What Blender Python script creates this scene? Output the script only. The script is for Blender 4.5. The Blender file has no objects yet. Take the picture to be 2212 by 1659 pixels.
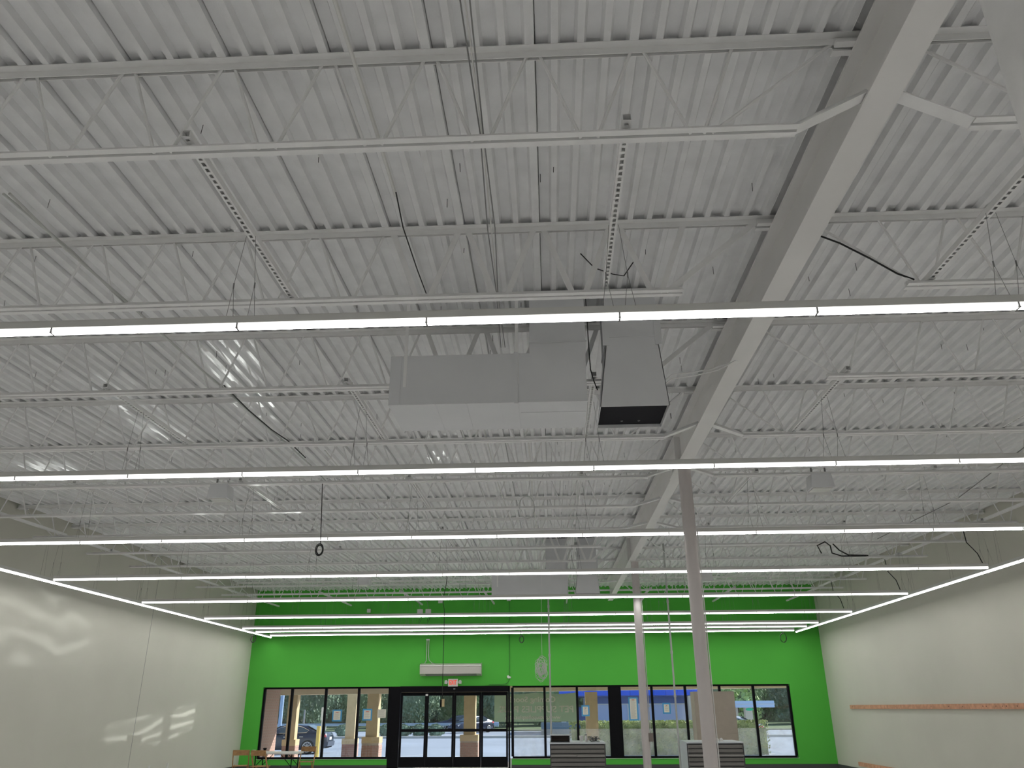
import bpy, math, random
from mathutils import Vector, Matrix

random.seed(7)
SC = bpy.context.scene
COL = SC.collection
H = 1.78                      # camera height; heights below are written relative to the eye

# ------------------------------------------------------------------ camera
cam_d = bpy.data.cameras.new('camera')
cam = bpy.data.objects.new('camera', cam_d)
COL.objects.link(cam)
cam_d.sensor_fit = 'HORIZONTAL'
cam_d.sensor_width = 36.0
cam_d.lens = 1704.02 / 2212 * 36.0
cam_d.clip_end = 500
F_, PI_, YA_, RO_ = 1704.02, 0.3904, -0.0459, -0.0057
w = Vector((math.sin(YA_) * math.cos(PI_), math.cos(YA_) * math.cos(PI_), math.sin(PI_)))
r0 = Vector((math.cos(YA_), -math.sin(YA_), 0))
u0 = r0.cross(w)
r_ = r0 * math.cos(RO_) + u0 * math.sin(RO_)
u_ = -r0 * math.sin(RO_) + u0 * math.cos(RO_)
cam.matrix_world = Matrix(((r_.x, u_.x, -w.x, 0), (r_.y, u_.y, -w.y, 0), (r_.z, u_.z, -w.z, H), (0, 0, 0, 1)))
SC.camera = cam

# ------------------------------------------------------------------ view, world, sun
SC.view_settings.view_transform = 'Standard'
SC.view_settings.look = 'None'
SC.view_settings.exposure = 0.0
SC.view_settings.gamma = 1.0
SC.view_settings.use_curve_mapping = False
world = bpy.data.worlds.new('sky')
SC.world = world
world.use_nodes = True
nt = world.node_tree
sky = nt.nodes.new('ShaderNodeTexSky')
sky.sky_type = 'NISHITA'
sky.sun_disc = False
sky.sun_elevation = math.radians(42)
sky.sun_rotation = math.radians(60)
nt.links.new(sky.outputs[0], nt.nodes['Background'].inputs[0])
nt.nodes['Background'].inputs[1].default_value = 0.2
sun_d = bpy.data.lights.new('sun', 'SUN')
sun_d.energy = 8.0
sun_d.angle = math.radians(0.6)
sun_d.color = (1.0, 0.95, 0.86)
sun = bpy.data.objects.new('sun', sun_d)
COL.objects.link(sun)
sun.location = (30, 60, 40)
sun.rotation_euler = Vector((0.68, 0.55, 0.58)).to_track_quat('Z', 'Y').to_euler()
LAMP_DOWN = 31.5               # strength of the underside of the strip lights
LAMP_SIDE = 1.8              # strength of their sides

# added spotlights standing in for sunlight reflected off parked cars
def glint(name, loc, target, size, energy, half_u, half_v, slope, lines, seed, wav=0.25):
    """spot whose beam is a sheaf of wavering bright lines: stands in for the sun reflected in curved glass"""
    d = bpy.data.lights.new(name, 'SPOT')
    d.energy = energy
    d.spot_size = math.radians(size)
    d.spot_blend = 0.15
    d.shadow_soft_size = 0.03
    d.color = (1.0, 0.97, 0.9)
    d.use_nodes = True
    t = d.node_tree
    em = t.nodes['Emission']
    W = (Vector(target) - Vector(loc)).normalized()
    U = W.cross(Vector((0, 0, 1))).normalized()
    V = U.cross(W)
    geo = t.nodes.new('ShaderNodeNewGeometry')
    def dot(v):
        n = t.nodes.new('ShaderNodeVectorMath')
        n.operation = 'DOT_PRODUCT'
        t.links.new(geo.outputs['Incoming'], n.inputs[0])
        n.inputs[1].default_value = v
        return n.outputs['Value']
    def op(o, a, b=None, c=None):
        n = t.nodes.new('ShaderNodeMath')
        n.operation = o
        for k, q in enumerate((a, b, c)):
            if q is None: continue
            if isinstance(q, (int, float)): n.inputs[k].default_value = q
            else: t.links.new(q, n.inputs[k])
        return n.outputs[0]
    wv = dot(W)
    u = op('DIVIDE', dot(U), wv)
    v = op('DIVIDE', dot(V), wv)
    cv = t.nodes.new('ShaderNodeCombineXYZ')
    t.links.new(op('MULTIPLY_ADD', u, 1.6 / half_u, seed), cv.inputs[0])
    t.links.new(op('MULTIPLY', v, 0.8 / half_v), cv.inputs[1])
    nz = t.nodes.new('ShaderNodeTexNoise')
    nz.inputs['Scale'].default_value = 1.0
    nz.inputs['Detail'].default_value = 1.0
    t.links.new(cv.outputs[0], nz.inputs['Vector'])
    vp = op('DIVIDE', op('SUBTRACT', v, op('MULTIPLY', u, slope)), half_v)      # -1 .. 1 across the sheaf
    up = op('DIVIDE', u, half_u)
    wob = op('MULTIPLY', op('SUBTRACT', nz.outputs['Fac'], 0.5), wav * 8)
    ph = op('MULTIPLY', op('ADD', vp, wob), lines * math.pi / 2)
    ln = op('POWER', op('ABSOLUTE', op('SINE', ph)), 6.0)
    st = op('ADD', op('MULTIPLY', ln, 1.0), 0.16)
    def win(q):
        n = t.nodes.new('ShaderNodeMapRange')
        n.interpolation_type = 'SMOOTHSTEP'
        n.inputs[1].default_value = 1.0
        n.inputs[2].default_value = 0.75
        n.inputs[3].default_value = 0.0
        n.inputs[4].default_value = 1.0
        t.links.new(op('ABSOLUTE', q), n.inputs[0])
        return n.outputs[0]
    st = op('MULTIPLY', st, op('MULTIPLY', win(vp), win(up)))
    t.links.new(st, em.inputs['Strength'])
    o = bpy.data.objects.new(name, d)
    COL.objects.link(o)
    o.location = (loc[0], loc[1], loc[2] + H)
    dr = Vector(loc) - Vector(target)
    o.rotation_euler = dr.to_track_quat('Z', 'Y').to_euler()
    return o

GS = (-8.3, 35.5, -1.1)
glint('glint_stand_in', GS, (-3.6, 8.45, 3.62), 4.0, 90000, .012, .009, 0, 3, 1)
glint('glint_stand_in', GS, (-5.45, 9.9, 3.62), 4.0, 90000, .016, .011, 0, 3, 4)
glint('glint_stand_in', GS, (-8.1, 11.7, 3.62), 4.0, 90000, .020, .007, 0, 2, 7)
glint('glint_stand_in', GS, (-1.55, 11.4, 3.62), 4.0, 35000, .012, .006, 0, 2, 9)
glint('glint_stand_in', (-1.0, 31.0, -1.70), (-10.25, 21.9, -.42), 30, 4200, .19, .034, .28, 3, 2, .15)
glint('glint_stand_in', (-1.0, 31.0, -1.70), (-10.25, 15.9, 1.55), 20, 4500, .07, .045, .25, 3, 5, .15)
#GLINTS

# ------------------------------------------------------------------ materials
def mat(name, col, rough=0.6, metal=0.0, noise=0.0, nscale=8.0, bump=0.0, bscale=60.0, spec=0.4, trans=0.0):
    m = bpy.data.materials.new(name)
    m.use_nodes = True
    t = m.node_tree
    b = t.nodes['Principled BSDF']
    b.inputs['Roughness'].default_value = rough
    b.inputs['Metallic'].default_value = metal
    b.inputs['Specular IOR Level'].default_value = spec
    c = (col[0], col[1], col[2], 1)
    b.inputs['Base Color'].default_value = c
    if noise or bump:
        tc = t.nodes.new('ShaderNodeTexCoord')
    if noise:
        n = t.nodes.new('ShaderNodeTexNoise')
        n.inputs['Scale'].default_value = nscale
        n.inputs['Detail'].default_value = 4
        t.links.new(tc.outputs['Object'], n.inputs['Vector'])
        cr = t.nodes.new('ShaderNodeValToRGB')
        lo = [max(0, v * (1 - noise)) for v in col]
        hi = [min(1, v * (1 + noise)) for v in col]
        cr.color_ramp.elements[0].position = 0.3
        cr.color_ramp.elements[0].color = (*lo, 1)
        cr.color_ramp.elements[1].position = 0.7
        cr.color_ramp.elements[1].color = (*hi, 1)
        t.links.new(n.outputs['Fac'], cr.inputs[0])
        t.links.new(cr.outputs[0], b.inputs['Base Color'])
    if bump:
        n2 = t.nodes.new('ShaderNodeTexNoise')
        n2.inputs['Scale'].default_value = bscale
        t.links.new(tc.outputs['Object'], n2.inputs['Vector'])
        bp = t.nodes.new('ShaderNodeBump')
        bp.inputs['Strength'].default_value = bump
        bp.inputs['Distance'].default_value = 0.01
        t.links.new(n2.outputs['Fac'], bp.inputs['Height'])
        t.links.new(bp.outputs[0], b.inputs['Normal'])
    return m

def emis(name, col, s):
    m = bpy.data.materials.new(name)
    m.use_nodes = True
    t = m.node_tree
    t.nodes.remove(t.nodes['Principled BSDF'])
    e = t.nodes.new('ShaderNodeEmission')
    e.inputs[0].default_value = (*col, 1)
    e.inputs[1].default_value = s
    t.links.new(e.outputs[0], t.nodes['Material Output'].inputs[0])
    return m

def glass(name, haze=0.0, tint=(0.93, 0.96, 0.97), hazecol=(0.85, 0.88, 0.9), refl=0.07):
    m = bpy.data.materials.new(name)
    m.use_nodes = True
    t = m.node_tree
    t.nodes.remove(t.nodes['Principled BSDF'])
    tr = t.nodes.new('ShaderNodeBsdfTransparent')
    tr.inputs[0].default_value = (*tint, 1)
    gl = t.nodes.new('ShaderNodeBsdfGlossy')
    gl.inputs['Roughness'].default_value = 0.02
    mx = t.nodes.new('ShaderNodeMixShader')
    mx.inputs[0].default_value = refl
    t.links.new(tr.outputs[0], mx.inputs[1])
    t.links.new(gl.outputs[0], mx.inputs[2])
    out = mx
    if haze:
        df = t.nodes.new('ShaderNodeBsdfTranslucent')
        df.inputs[0].default_value = (*hazecol, 1)
        m2 = t.nodes.new('ShaderNodeMixShader')
        tc = t.nodes.new('ShaderNodeTexCoord')
        nz = t.nodes.new('ShaderNodeTexNoise')
        nz.inputs['Scale'].default_value = 3.0
        mr = t.nodes.new('ShaderNodeMapRange')
        mr.inputs[1].default_value = 0.3
        mr.inputs[2].default_value = 0.7
        mr.inputs[3].default_value = haze * 0.6
        mr.inputs[4].default_value = haze * 1.4
        t.links.new(tc.outputs['Object'], nz.inputs['Vector'])
        t.links.new(nz.outputs['Fac'], mr.inputs[0])
        t.links.new(mr.outputs[0], m2.inputs[0])
        t.links.new(mx.outputs[0], m2.inputs[1])
        t.links.new(df.outputs[0], m2.inputs[2])
        out = m2
    t.links.new(out.outputs[0], t.nodes['Material Output'].inputs[0])
    return m

M = {}
M['deck'] = mat('painted_deck', (0.83, 0.835, 0.845), 0.55, noise=0.05, nscale=5, bump=0.15, bscale=90)
M['steel'] = mat('painted_steel', (0.86, 0.86, 0.86), 0.45, noise=0.03, nscale=9)
M['duct'] = mat('painted_duct', (0.72, 0.73, 0.75), 0.5, noise=0.03, nscale=2)
M['girder'] = mat('girder_paint', (0.80, 0.79, 0.78), 0.5, noise=0.03, nscale=2)
M['column'] = mat('column_paint', (0.60, 0.56, 0.55), 0.4, noise=0.03, nscale=3)
M['wall'] = mat('wall_paint', (0.63, 0.62, 0.555), 0.7, noise=0.025, nscale=0.7, bump=0.05, bscale=40)
M['green'] = mat('green_paint', (0.10, 0.49, 0.068), 0.75, noise=0.03, nscale=0.7, spec=0.15)
M['floor'] = mat('polished_concrete', (0.72, 0.715, 0.71), 0.35, noise=0.1, nscale=1.2)
M['base'] = mat('charcoal_rubber', (0.07, 0.072, 0.075), 0.6)
M['black'] = mat('black_anodised', (0.006, 0.006, 0.008), 0.5, spec=0.1)
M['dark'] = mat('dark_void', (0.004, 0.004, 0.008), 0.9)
M['housing'] = mat('fixture_white', (0.68, 0.68, 0.66), 0.4)
M['clip'] = mat('fixture_clip', (0.28, 0.28, 0.28), 0.5)
M['wire'] = mat('steel_wire', (0.25, 0.25, 0.25), 0.4, 0.6)
M['bwire'] = mat('black_cord', (0.015, 0.015, 0.016), 0.5)
M['wwire'] = mat('white_cord', (0.7, 0.7, 0.68), 0.5)
M['galv'] = mat('galvanised_conduit', (0.55, 0.56, 0.55), 0.4, 0.3)
M['lampdown'] = emis('lamp_underside', (1.0, 0.985, 0.95), LAMP_DOWN)
M['lampside'] = emis('lamp_side', (1.0, 0.985, 0.95), LAMP_SIDE)
M['glass'] = glass('clear_glass')
M['glasshazy'] = glass('dusty_glass', haze=0.18)
M['wood'] = mat('chair_wood', (0.38, 0.21, 0.09), 0.5, noise=0.2, nscale=14)
M['lumber'] = mat('raw_lumber', (0.62, 0.33, 0.21), 0.7, noise=0.18, nscale=10)
M['knot'] = mat('lumber_knot', (0.13, 0.05, 0.03), 0.7)
M['white'] = mat('white_plastic', (0.75, 0.75, 0.73), 0.5)
M['shelf'] = mat('shelf_grey', (0.20, 0.19, 0.18), 0.5, noise=0.04)
M['shelfedge'] = mat('shelf_edge', (0.36, 0.35, 0.34), 0.4)
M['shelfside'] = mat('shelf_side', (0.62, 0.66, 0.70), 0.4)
M['taupe'] = mat('taupe_laminate', (0.42, 0.37, 0.31), 0.6, noise=0.03)
M['stucco'] = mat('tan_stucco', (0.62, 0.48, 0.30), 0.85, noise=0.05, bump=0.2, bscale=40)
M['cream'] = mat('cream_stucco', (0.78, 0.68, 0.52), 0.85, noise=0.03)
M['brick'] = mat('brick_brown', (0.40, 0.23, 0.19), 0.85, noise=0.25, nscale=3)
M['bricksun'] = mat('brick_sun_side', (0.55, 0.36, 0.31), 0.85, noise=0.2, nscale=3)  # lighter copy of the brick, sunlight on the sun-facing sides put into colour
M['mortar'] = mat('mortar', (0.50, 0.42, 0.37), 0.9)
M['asphalt'] = mat('lot_asphalt', (0.30, 0.35, 0.43), 0.75, noise=0.12, nscale=0.15)
M['walk'] = mat('sidewalk', (0.55, 0.53, 0.50), 0.8, noise=0.06, nscale=0.6)
M['kerb'] = mat('kerb_concrete', (0.60, 0.58, 0.54), 0.8)
M['grass'] = mat('grass_verge', (0.12, 0.17, 0.08), 0.9, noise=0.3, nscale=0.5)
M['leafdk'] = mat('leaf_dark', (0.20, 0.28, 0.20), 0.8, noise=0.5, nscale=0.6)
M['leafmid'] = mat('leaf_mid', (0.25, 0.35, 0.21), 0.8, noise=0.4, nscale=0.6)
M['leaflt'] = mat('leaf_light', (0.30, 0.42, 0.16), 0.8, noise=0.3, nscale=0.8)
M['leafhedge'] = mat('leaf_hedge', (0.36, 0.40, 0.16), 0.8, noise=0.4, nscale=2.5)
M['bark'] = mat('bark', (0.12, 0.09, 0.07), 0.9)
M['guard'] = mat('guardrail_metal', (0.50, 0.60, 0.75), 0.4, 0.3)
M['blue'] = mat('blue_fascia', (0.03, 0.14, 0.85), 0.5)
M['bluedk'] = mat('blue_soffit', (0.10, 0.17, 0.42), 0.6)
M['lav'] = mat('pale_blue_wall', (0.55, 0.63, 0.85), 0.7)
M['paleblue'] = mat('pale_blue_metal', (0.55, 0.72, 0.95), 0.5)
M['tape'] = mat('blue_tape', (0.08, 0.33, 0.62), 0.6)
M['paper'] = mat('paper', (0.72, 0.70, 0.62), 0.8)
M['ink'] = mat('ink_grey', (0.40, 0.38, 0.36), 0.8)
M['inkred'] = mat('ink_red', (0.65, 0.18, 0.14), 0.8)
M['yellow'] = mat('yellow_paint', (0.85, 0.62, 0.16), 0.5)
M['red'] = mat('red_sign', (0.85, 0.04, 0.06), 0.5)
M['signgreen'] = mat('green_sign', (0.05, 0.65, 0.32), 0.5)
M['carblue'] = mat('car_paint_navy', (0.035, 0.05, 0.09), 0.2, 0.4, spec=0.8)
M['carsilver'] = mat('car_paint_silver', (0.60, 0.64, 0.68), 0.25, 0.4, spec=0.8)
M['carglass'] = mat('car_glass', (0.05, 0.075, 0.09), 0.05, spec=1.0)
M['chrome'] = mat('chrome', (0.85, 0.85, 0.85), 0.12, 1.0)
M['alloy'] = mat('alloy_wheel', (0.75, 0.76, 0.78), 0.3, 0.3)
M['tyre'] = mat('tyre', (0.02, 0.02, 0.02), 0.8)
M['taillight'] = mat('tail_light', (0.75, 0.10, 0.13), 0.2)
M['exitface'] = mat('exit_face', (0.80, 0.78, 0.74), 0.5)
M['exitred'] = emis('exit_letters', (1.0, 0.09, 0.05), 0.9)
M['banner'] = mat('banner_green', (0.44, 0.58, 0.38), 0.8)
M['bannertext'] = mat('banner_letters', (0.97, 0.94, 0.84), 0.8)
# let daylight glow through the banner cloth
for k_, c_ in (('banner', (0.34, 0.46, 0.30)), ('bannertext', (0.95, 0.92, 0.80))):
    t_ = M[k_].node_tree
    tl_ = t_.nodes.new('ShaderNodeBsdfTranslucent')
    tl_.inputs[0].default_value = (*c_, 1)
    mx_ = t_.nodes.new('ShaderNodeMixShader')
    mx_.inputs[0].default_value = 0.40 if k_ == 'banner' else 0.05
    t_.links.new(t_.nodes['Principled BSDF'].outputs[0], mx_.inputs[1])
    t_.links.new(tl_.outputs[0], mx_.inputs[2])
    t_.links.new(mx_.outputs[0], t_.nodes['Material Output'].inputs[0])

# ------------------------------------------------------------------ mesh helpers
ORG = {}

class MB:
    """collects shapes in eye-relative metres and links them as one mesh object"""
    def __init__(s):
        s.v, s.f, s.m = [], [], []

    def poly(s, pts, faces, mi=0):
        n = len(s.v)
        s.v += [tuple(p) for p in pts]
        for f in faces:
            s.f.append([n + i for i in f])
            s.m.append(mi)
        return s

    def box(s, x0, x1, y0, y1, z0, z1, mi=0):
        p = [(x0, y0, z0), (x1, y0, z0), (x1, y1, z0), (x0, y1, z0), (x0, y0, z1), (x1, y0, z1), (x1, y1, z1), (x0, y1, z1)]
        return s.poly(p, [(0, 3, 2, 1), (4, 5, 6, 7), (0, 1, 5, 4), (1, 2, 6, 5), (2, 3, 7, 6), (3, 0, 4, 7)], mi)

    def hexa(s, p, mi=0):
        return s.poly(p, [(0, 3, 2, 1), (4, 5, 6, 7), (0, 1, 5, 4), (1, 2, 6, 5), (2, 3, 7, 6), (3, 0, 4, 7)], mi)

    def bar(s, a, b, wx, wz, mi=0, up=(0, 0, 1)):
        """rectangular bar from a to b, wx wide, wz tall"""
        a, b = Vector(a), Vector(b)
        d = (b - a).normalized()
        up = Vector(up)
        sd = d.cross(up)
        if sd.length < 1e-4:
            sd = Vector((1, 0, 0))
        sd.normalize()
        uu = sd.cross(d).normalized()
        p = []
        for q in (a, b):
            for i, j in ((-1, -1), (1, -1), (1, 1), (-1, 1)):
                p.append(q + sd * (i * wx / 2) + uu * (j * wz / 2))
        return s.poly(p, [(0, 3, 2, 1), (4, 5, 6, 7), (0, 1, 5, 4), (1, 2, 6, 5), (2, 3, 7, 6), (3, 0, 4, 7)], mi)

    def tube(s, pts, r, n=8, mi=0, r2=None, closed=False):
        pts = [Vector(p) for p in pts]
        rings = []
        prev = None
        for i, p in enumerate(pts):
            if closed:
                d = pts[(i + 1) % len(pts)] - pts[i - 1]
            else:
                d = pts[min(i + 1, len(pts) - 1)] - pts[max(i - 1, 0)]
            d.normalize()
            if prev is None:
                a = Vector((0, 0, 1)) if abs(d.z) < 0.9 else Vector((1, 0, 0))
                sd = d.cross(a).normalized()
            else:
                sd = (prev - d * prev.dot(d))
                if sd.length < 1e-5:
                    sd = d.orthogonal()
                sd.normalize()
            prev = sd
            up = d.cross(sd)
            rr = r if r2 is None else r + (r2 - r) * i / max(1, len(pts) - 1)
            rings.append([p + (sd * math.cos(2 * math.pi * k / n) + up * math.sin(2 * math.pi * k / n)) * rr for k in range(n)])
        base = len(s.v)
        for rg in rings:
            s.v += [tuple(q) for q in rg]
        m = len(rings)
        rng = m if closed else m - 1
        for i in range(rng):
            j = (i + 1) % m
            for k in range(n):
                s.f.append([base + i * n + k, base + i * n + (k + 1) % n, base + j * n + (k + 1) % n, base + j * n + k])
                s.m.append(mi)
        if not closed:
            s.f.append([base + k for k in reversed(range(n))])
            s.f.append([base + (m - 1) * n + k for k in range(n)])
            s.m += [mi, mi]
        return s

    def prism_x(s, prof, x0, x1, mi=0, cap=True):
        """profile of (y, z) points pushed along x"""
        n = len(prof)
        p = [(x0, a, b) for a, b in prof] + [(x1, a, b) for a, b in prof]
        f = [(i, (i + 1) % n, n + (i + 1) % n, n + i) for i in range(n)]
        if cap:
            f += [tuple(reversed(range(n))), tuple(range(n, 2 * n))]
        return s.poly(p, f, mi)

    def prism_y(s, prof, y0, y1, mi=0):
        n = len(prof)
        p = [(a, y0, b) for a, b in prof] + [(a, y1, b) for a, b in prof]
        f = [(i, n + i, n + (i + 1) % n, (i + 1) % n) for i in range(n)]
        f += [tuple(range(n)), tuple(reversed(range(n, 2 * n)))]
        return s.poly(p, f, mi)

    def prism_z(s, prof, z0, z1, mi=0):
        n = len(prof)
        p = [(a, b, z0) for a, b in prof] + [(a, b, z1) for a, b in prof]
        f = [(i, (i + 1) % n, n + (i + 1) % n, n + i) for i in range(n)]
        f += [tuple(reversed(range(n))), tuple(range(n, 2 * n))]
        return s.poly(p, f, mi)

    def lathe(s, prof, c, n=16, mi=0):
        """profile of (radius, z) turned about the vertical through c=(x, y)"""
        base = len(s.v)
        for r, z in prof:
            for k in range(n):
                a = 2 * math.pi * k / n
                s.v.append((c[0] + r * math.cos(a), c[1] + r * math.sin(a), z))
        for i in range(len(prof) - 1):
            for k in range(n):
                s.f.append([base + i * n + k, base + i * n + (k + 1) % n, base + (i + 1) * n + (k + 1) % n, base + (i + 1) * n + k])
                s.m.append(mi)
        s.f.append([base + k for k in reversed(range(n))])
        s.f.append([base + (len(prof) - 1) * n + k for k in range(n)])
        s.m += [mi, mi]
        return s

    def mesh(s, name, mats, off=(0, 0, 0), smooth=False):
        me = bpy.data.meshes.new(name)
        me.from_pydata([(a - off[0], b - off[1], c - off[2]) for a, b, c in s.v], [], s.f)
        if not isinstance(mats, (list, tuple)):
            mats = [mats]
        for m in mats:
            me.materials.append(m)
        me.polygons.foreach_set('material_index', s.m)
        if smooth:
            me.polygons.foreach_set('use_smooth', [True] * len(me.polygons))
            try:
                me.set_sharp_from_angle(angle=math.radians(40))
            except Exception:
                pass
        me.update()
        return me

    def build(s, name, mats, parent=None, smooth=False, at=None):
        """link in world space; a child is stored relative to its thing's base; at = own base of a lone mesh"""
        if parent is not None:
            o = ORG[parent.name]
            me = s.mesh(name, mats, o, smooth)
            ob = bpy.data.objects.new(name, me)
            COL.objects.link(ob)
            ob.parent = parent
            ORG[ob.name] = o
        else:
            o = at or (0, 0, -H)
            me = s.mesh(name, mats, o, smooth)
            ob = bpy.data.objects.new(name, me)
            COL.objects.link(ob)
            ob.location = (o[0], o[1], o[2] + H)
            ORG[ob.name] = o
        return ob

def inst(name, me, loc, parent):
    """a part that shares its mesh; loc is eye-relative"""
    ob = bpy.data.objects.new(name, me)
    COL.objects.link(ob)
    ob.parent = parent
    o = ORG[parent.name]
    ob.location = (loc[0] - o[0], loc[1] - o[1], loc[2] - o[2])
    ORG[ob.name] = loc
    return ob

def tag(o, label=None, cat=None, group=None, kind=None):
    if label: o['label'] = label
    if cat: o['category'] = cat
    if group: o['group'] = group
    if kind: o['kind'] = kind
    return o

def thing(name, label, cat, loc, group=None):
    o = bpy.data.objects.new(name, None)
    COL.objects.link(o)
    o.location = (loc[0], loc[1], loc[2] + H)
    o.empty_display_size = 0.1
    ORG[o.name] = tuple(loc)
    return tag(o, label, cat, group)

def struct(name, mb, m, smooth=False):
    o = mb.build(name, m, smooth=smooth)
    o['kind'] = 'structure'
    return o

ORD = ['nearest', 'second', 'third', 'fourth', 'fifth', 'sixth', 'seventh', 'eighth', 'ninth', 'tenth', 'eleventh', 'twelfth', 'thirteenth', 'fourteenth']
def nth(i, n, a='nearest', z='farthest'):
    return a if i == 0 else (z if i == n - 1 else ORD[i])

FL = -H                       # floor
XL, XR, YW, YB = -10.25, 8.91, 27.92, -12.0
def deck(y): return 3.490 + 0.01297 * y
def JY(k): return 3.517 + 1.8372 * (k - 1)
GX = 1.883
def gb(y): return 3.084 + 0.002 * (y - 3)      # underside of the girder
WT, WB = 0.70, -1.48                           # window head and sill
WL, WR = -9.69, 7.72

# ------------------------------------------------------------------ room shell
fl = MB().box(XL - .2, XR + .2, YB - .2, YW + .25, FL - 0.15, FL)
struct('floor', fl, M['floor'])
ztop = deck(YW) + 0.3
struct('wall_left', MB().hexa([(XL - .25, YB, FL), (XL, YB, FL), (XL, YW, FL), (XL - .25, YW, FL),
    (XL - .25, YB, deck(YB) + .3), (XL, YB, deck(YB) + .3), (XL, YW, ztop), (XL - .25, YW, ztop)]), M['wall'])
seam = MB()
for sy in (-8.5, -1.2, 6.06, 13.33, 20.6):
    seam.box(XL, XL + .002, sy - .008, sy + .008, FL + .12, deck(sy))
so = seam.build('wall_joint', M['clip'], bpy.data.objects['wall_left'])
struct('wall_right', MB().hexa([(XR, YB, FL), (XR + .25, YB, FL), (XR + .25, YW, FL), (XR, YW, FL),
    (XR, YB, deck(YB) + .3), (XR + .25, YB, deck(YB) + .3), (XR + .25, YW, ztop), (XR, YW, ztop)]), M['wall'])
struct('wall_back', MB().box(XL - .25, XR + .25, YB - .2, YB, FL, deck(YB) + .3), M['wall'])
DL, DR = -5.40, -1.36       # door unit
WTH = YW + 0.22
wf = MB()
wf.box(XL - .25, XR + .25, YW, WTH, WT, ztop)
wf.box(XL - .25, WL, YW, WTH, FL, WT)
wf.box(WR, XR + .25, YW, WTH, FL, WT)
wf.box(WL, DL, YW, WTH, FL, WB)
wf.box(DR, WR, YW, WTH, FL, WB)
struct('wall_front', wf, M['green'])
bb = MB()
bb.box(XL, DL, YW - .012, YW, FL, FL + .12)
bb.box(DR, XR, YW - .012, YW, FL, FL + .12)
struct('baseboard_front', bb, M['base'])
struct('baseboard_left', MB().box(XL, XL + .012, YB, YW - .012, FL, FL + .12), M['base'])
struct('baseboard_right', MB().box(XR - .012, XR, YB, YW - .012, FL, FL + .12), M['base'])

# ceiling: a slab over corrugated steel deck sheets, each sheet its own piece
ya, yb = -11.9, YW
cl = MB().hexa([(XL, ya, deck(ya) + .08), (XR, ya, deck(ya) + .08), (XR, yb, deck(yb) + .08), (XL, yb, deck(yb) + .08),
                (XL, ya, deck(ya) + .2), (XR, ya, deck(ya) + .2), (XR, yb, deck(yb) + .2), (XL, yb, deck(yb) + .2)])
ceil = struct('ceiling', cl, M['deck'])
def sheet_mesh(nrib, t=0.040, y0=ya, y1=yb):
    mb = MB()
    pr = [(0.002, t)]
    for i in range(nrib):
        b = i * 0.15
        pr += [(b + .074, t), (b + .091, 0.0), (b + .131, 0.0)]
        if i < nrib - 1:
            pr += [(b + .148, t)]
    e = nrib * 0.15
    pr[-1] = (e - .009, 0.0)
    pr += [(e - .008, -.002), (e - .006, -.002), (e - .005, t), (e, t + .012)]
    n = len(pr)
    pts = [(a, y0, deck(y0) + z) for a, z in pr] + [(a, y1, deck(y1) + z) for a, z in pr]
    mb.poly(pts, [(i, i + 1, n + i + 1, n + i) for i in range(n - 1)])
    return mb.mesh('deck_sheet', M['deck'])
SM4 = sheet_mesh(4)
x = -1.215 - 0.6 * 15
while x < XR - 0.35:
    o = inst('deck_sheet', SM4, (x, 0, 0), ceil)
    o.location = (x, 0, H)
    x += 0.6
o = inst('deck_sheet', sheet_mesh(3), (x, 0, 0), ceil)
o.location = (x, 0, H)

# ------------------------------------------------------------------ main girder, columns
g = thing('roof_girder', 'deep white steel girder running from the camera to the green wall', 'girder', (GX, 12, 3.0))
y0, y1 = -11.9, 25.7
def gt(y): return deck(y) - 0.07
def slope_box(mb, x0, x1, ya, yb, za0, za1, zb0, zb1):
    return mb.hexa([(x0, ya, za0), (x1, ya, za0), (x1, yb, zb0), (x0, yb, zb0), (x0, ya, za1), (x1, ya, za1), (x1, yb, zb1), (x0, yb, zb1)])
YS = 11.4   # splice: the flange narrows beyond the first column
slope_box(MB(), GX - .093, GX + .093, y0, YS, gb(y0), gb(y0) + .016, gb(YS), gb(YS) + .016).build('bottom_flange', M['girder'], g)
slope_box(MB(), GX - .075, GX + .075, YS, y1, gb(YS), gb(YS) + .014, gb(y1), gb(y1) + .014).build('bottom_flange', M['girder'], g)
slope_box(MB(), GX - .093, GX + .093, y0, y1, gt(y0) - .016, gt(y0), gt(y1) - .016, gt(y1)).build('top_flange', M['girder'], g)
slope_box(MB(), GX - .006, GX + .006, y0, y1, gb(y0) + .012, gt(y0) - .012, gb(y1) + .012, gt(y1) - .012).build('web', M['girder'], g)
for yy in (2.45, 10.72, 18.4):
    for sx in (-1, 1):
        MB().box(GX + sx * .048 - .042, GX + sx * .048 + .042, yy - .006, yy + .006, gb(yy) + .016, gt(yy) - .016).build('stiffener', M['girder'], g)
MB().box(GX - .016, GX - .006, YS + .02, YS + .13, gb(YS) + .06, gb(YS) + .30).build('splice_plate', mat('splice_grey', (.42, .42, .42), .5), g)

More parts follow.
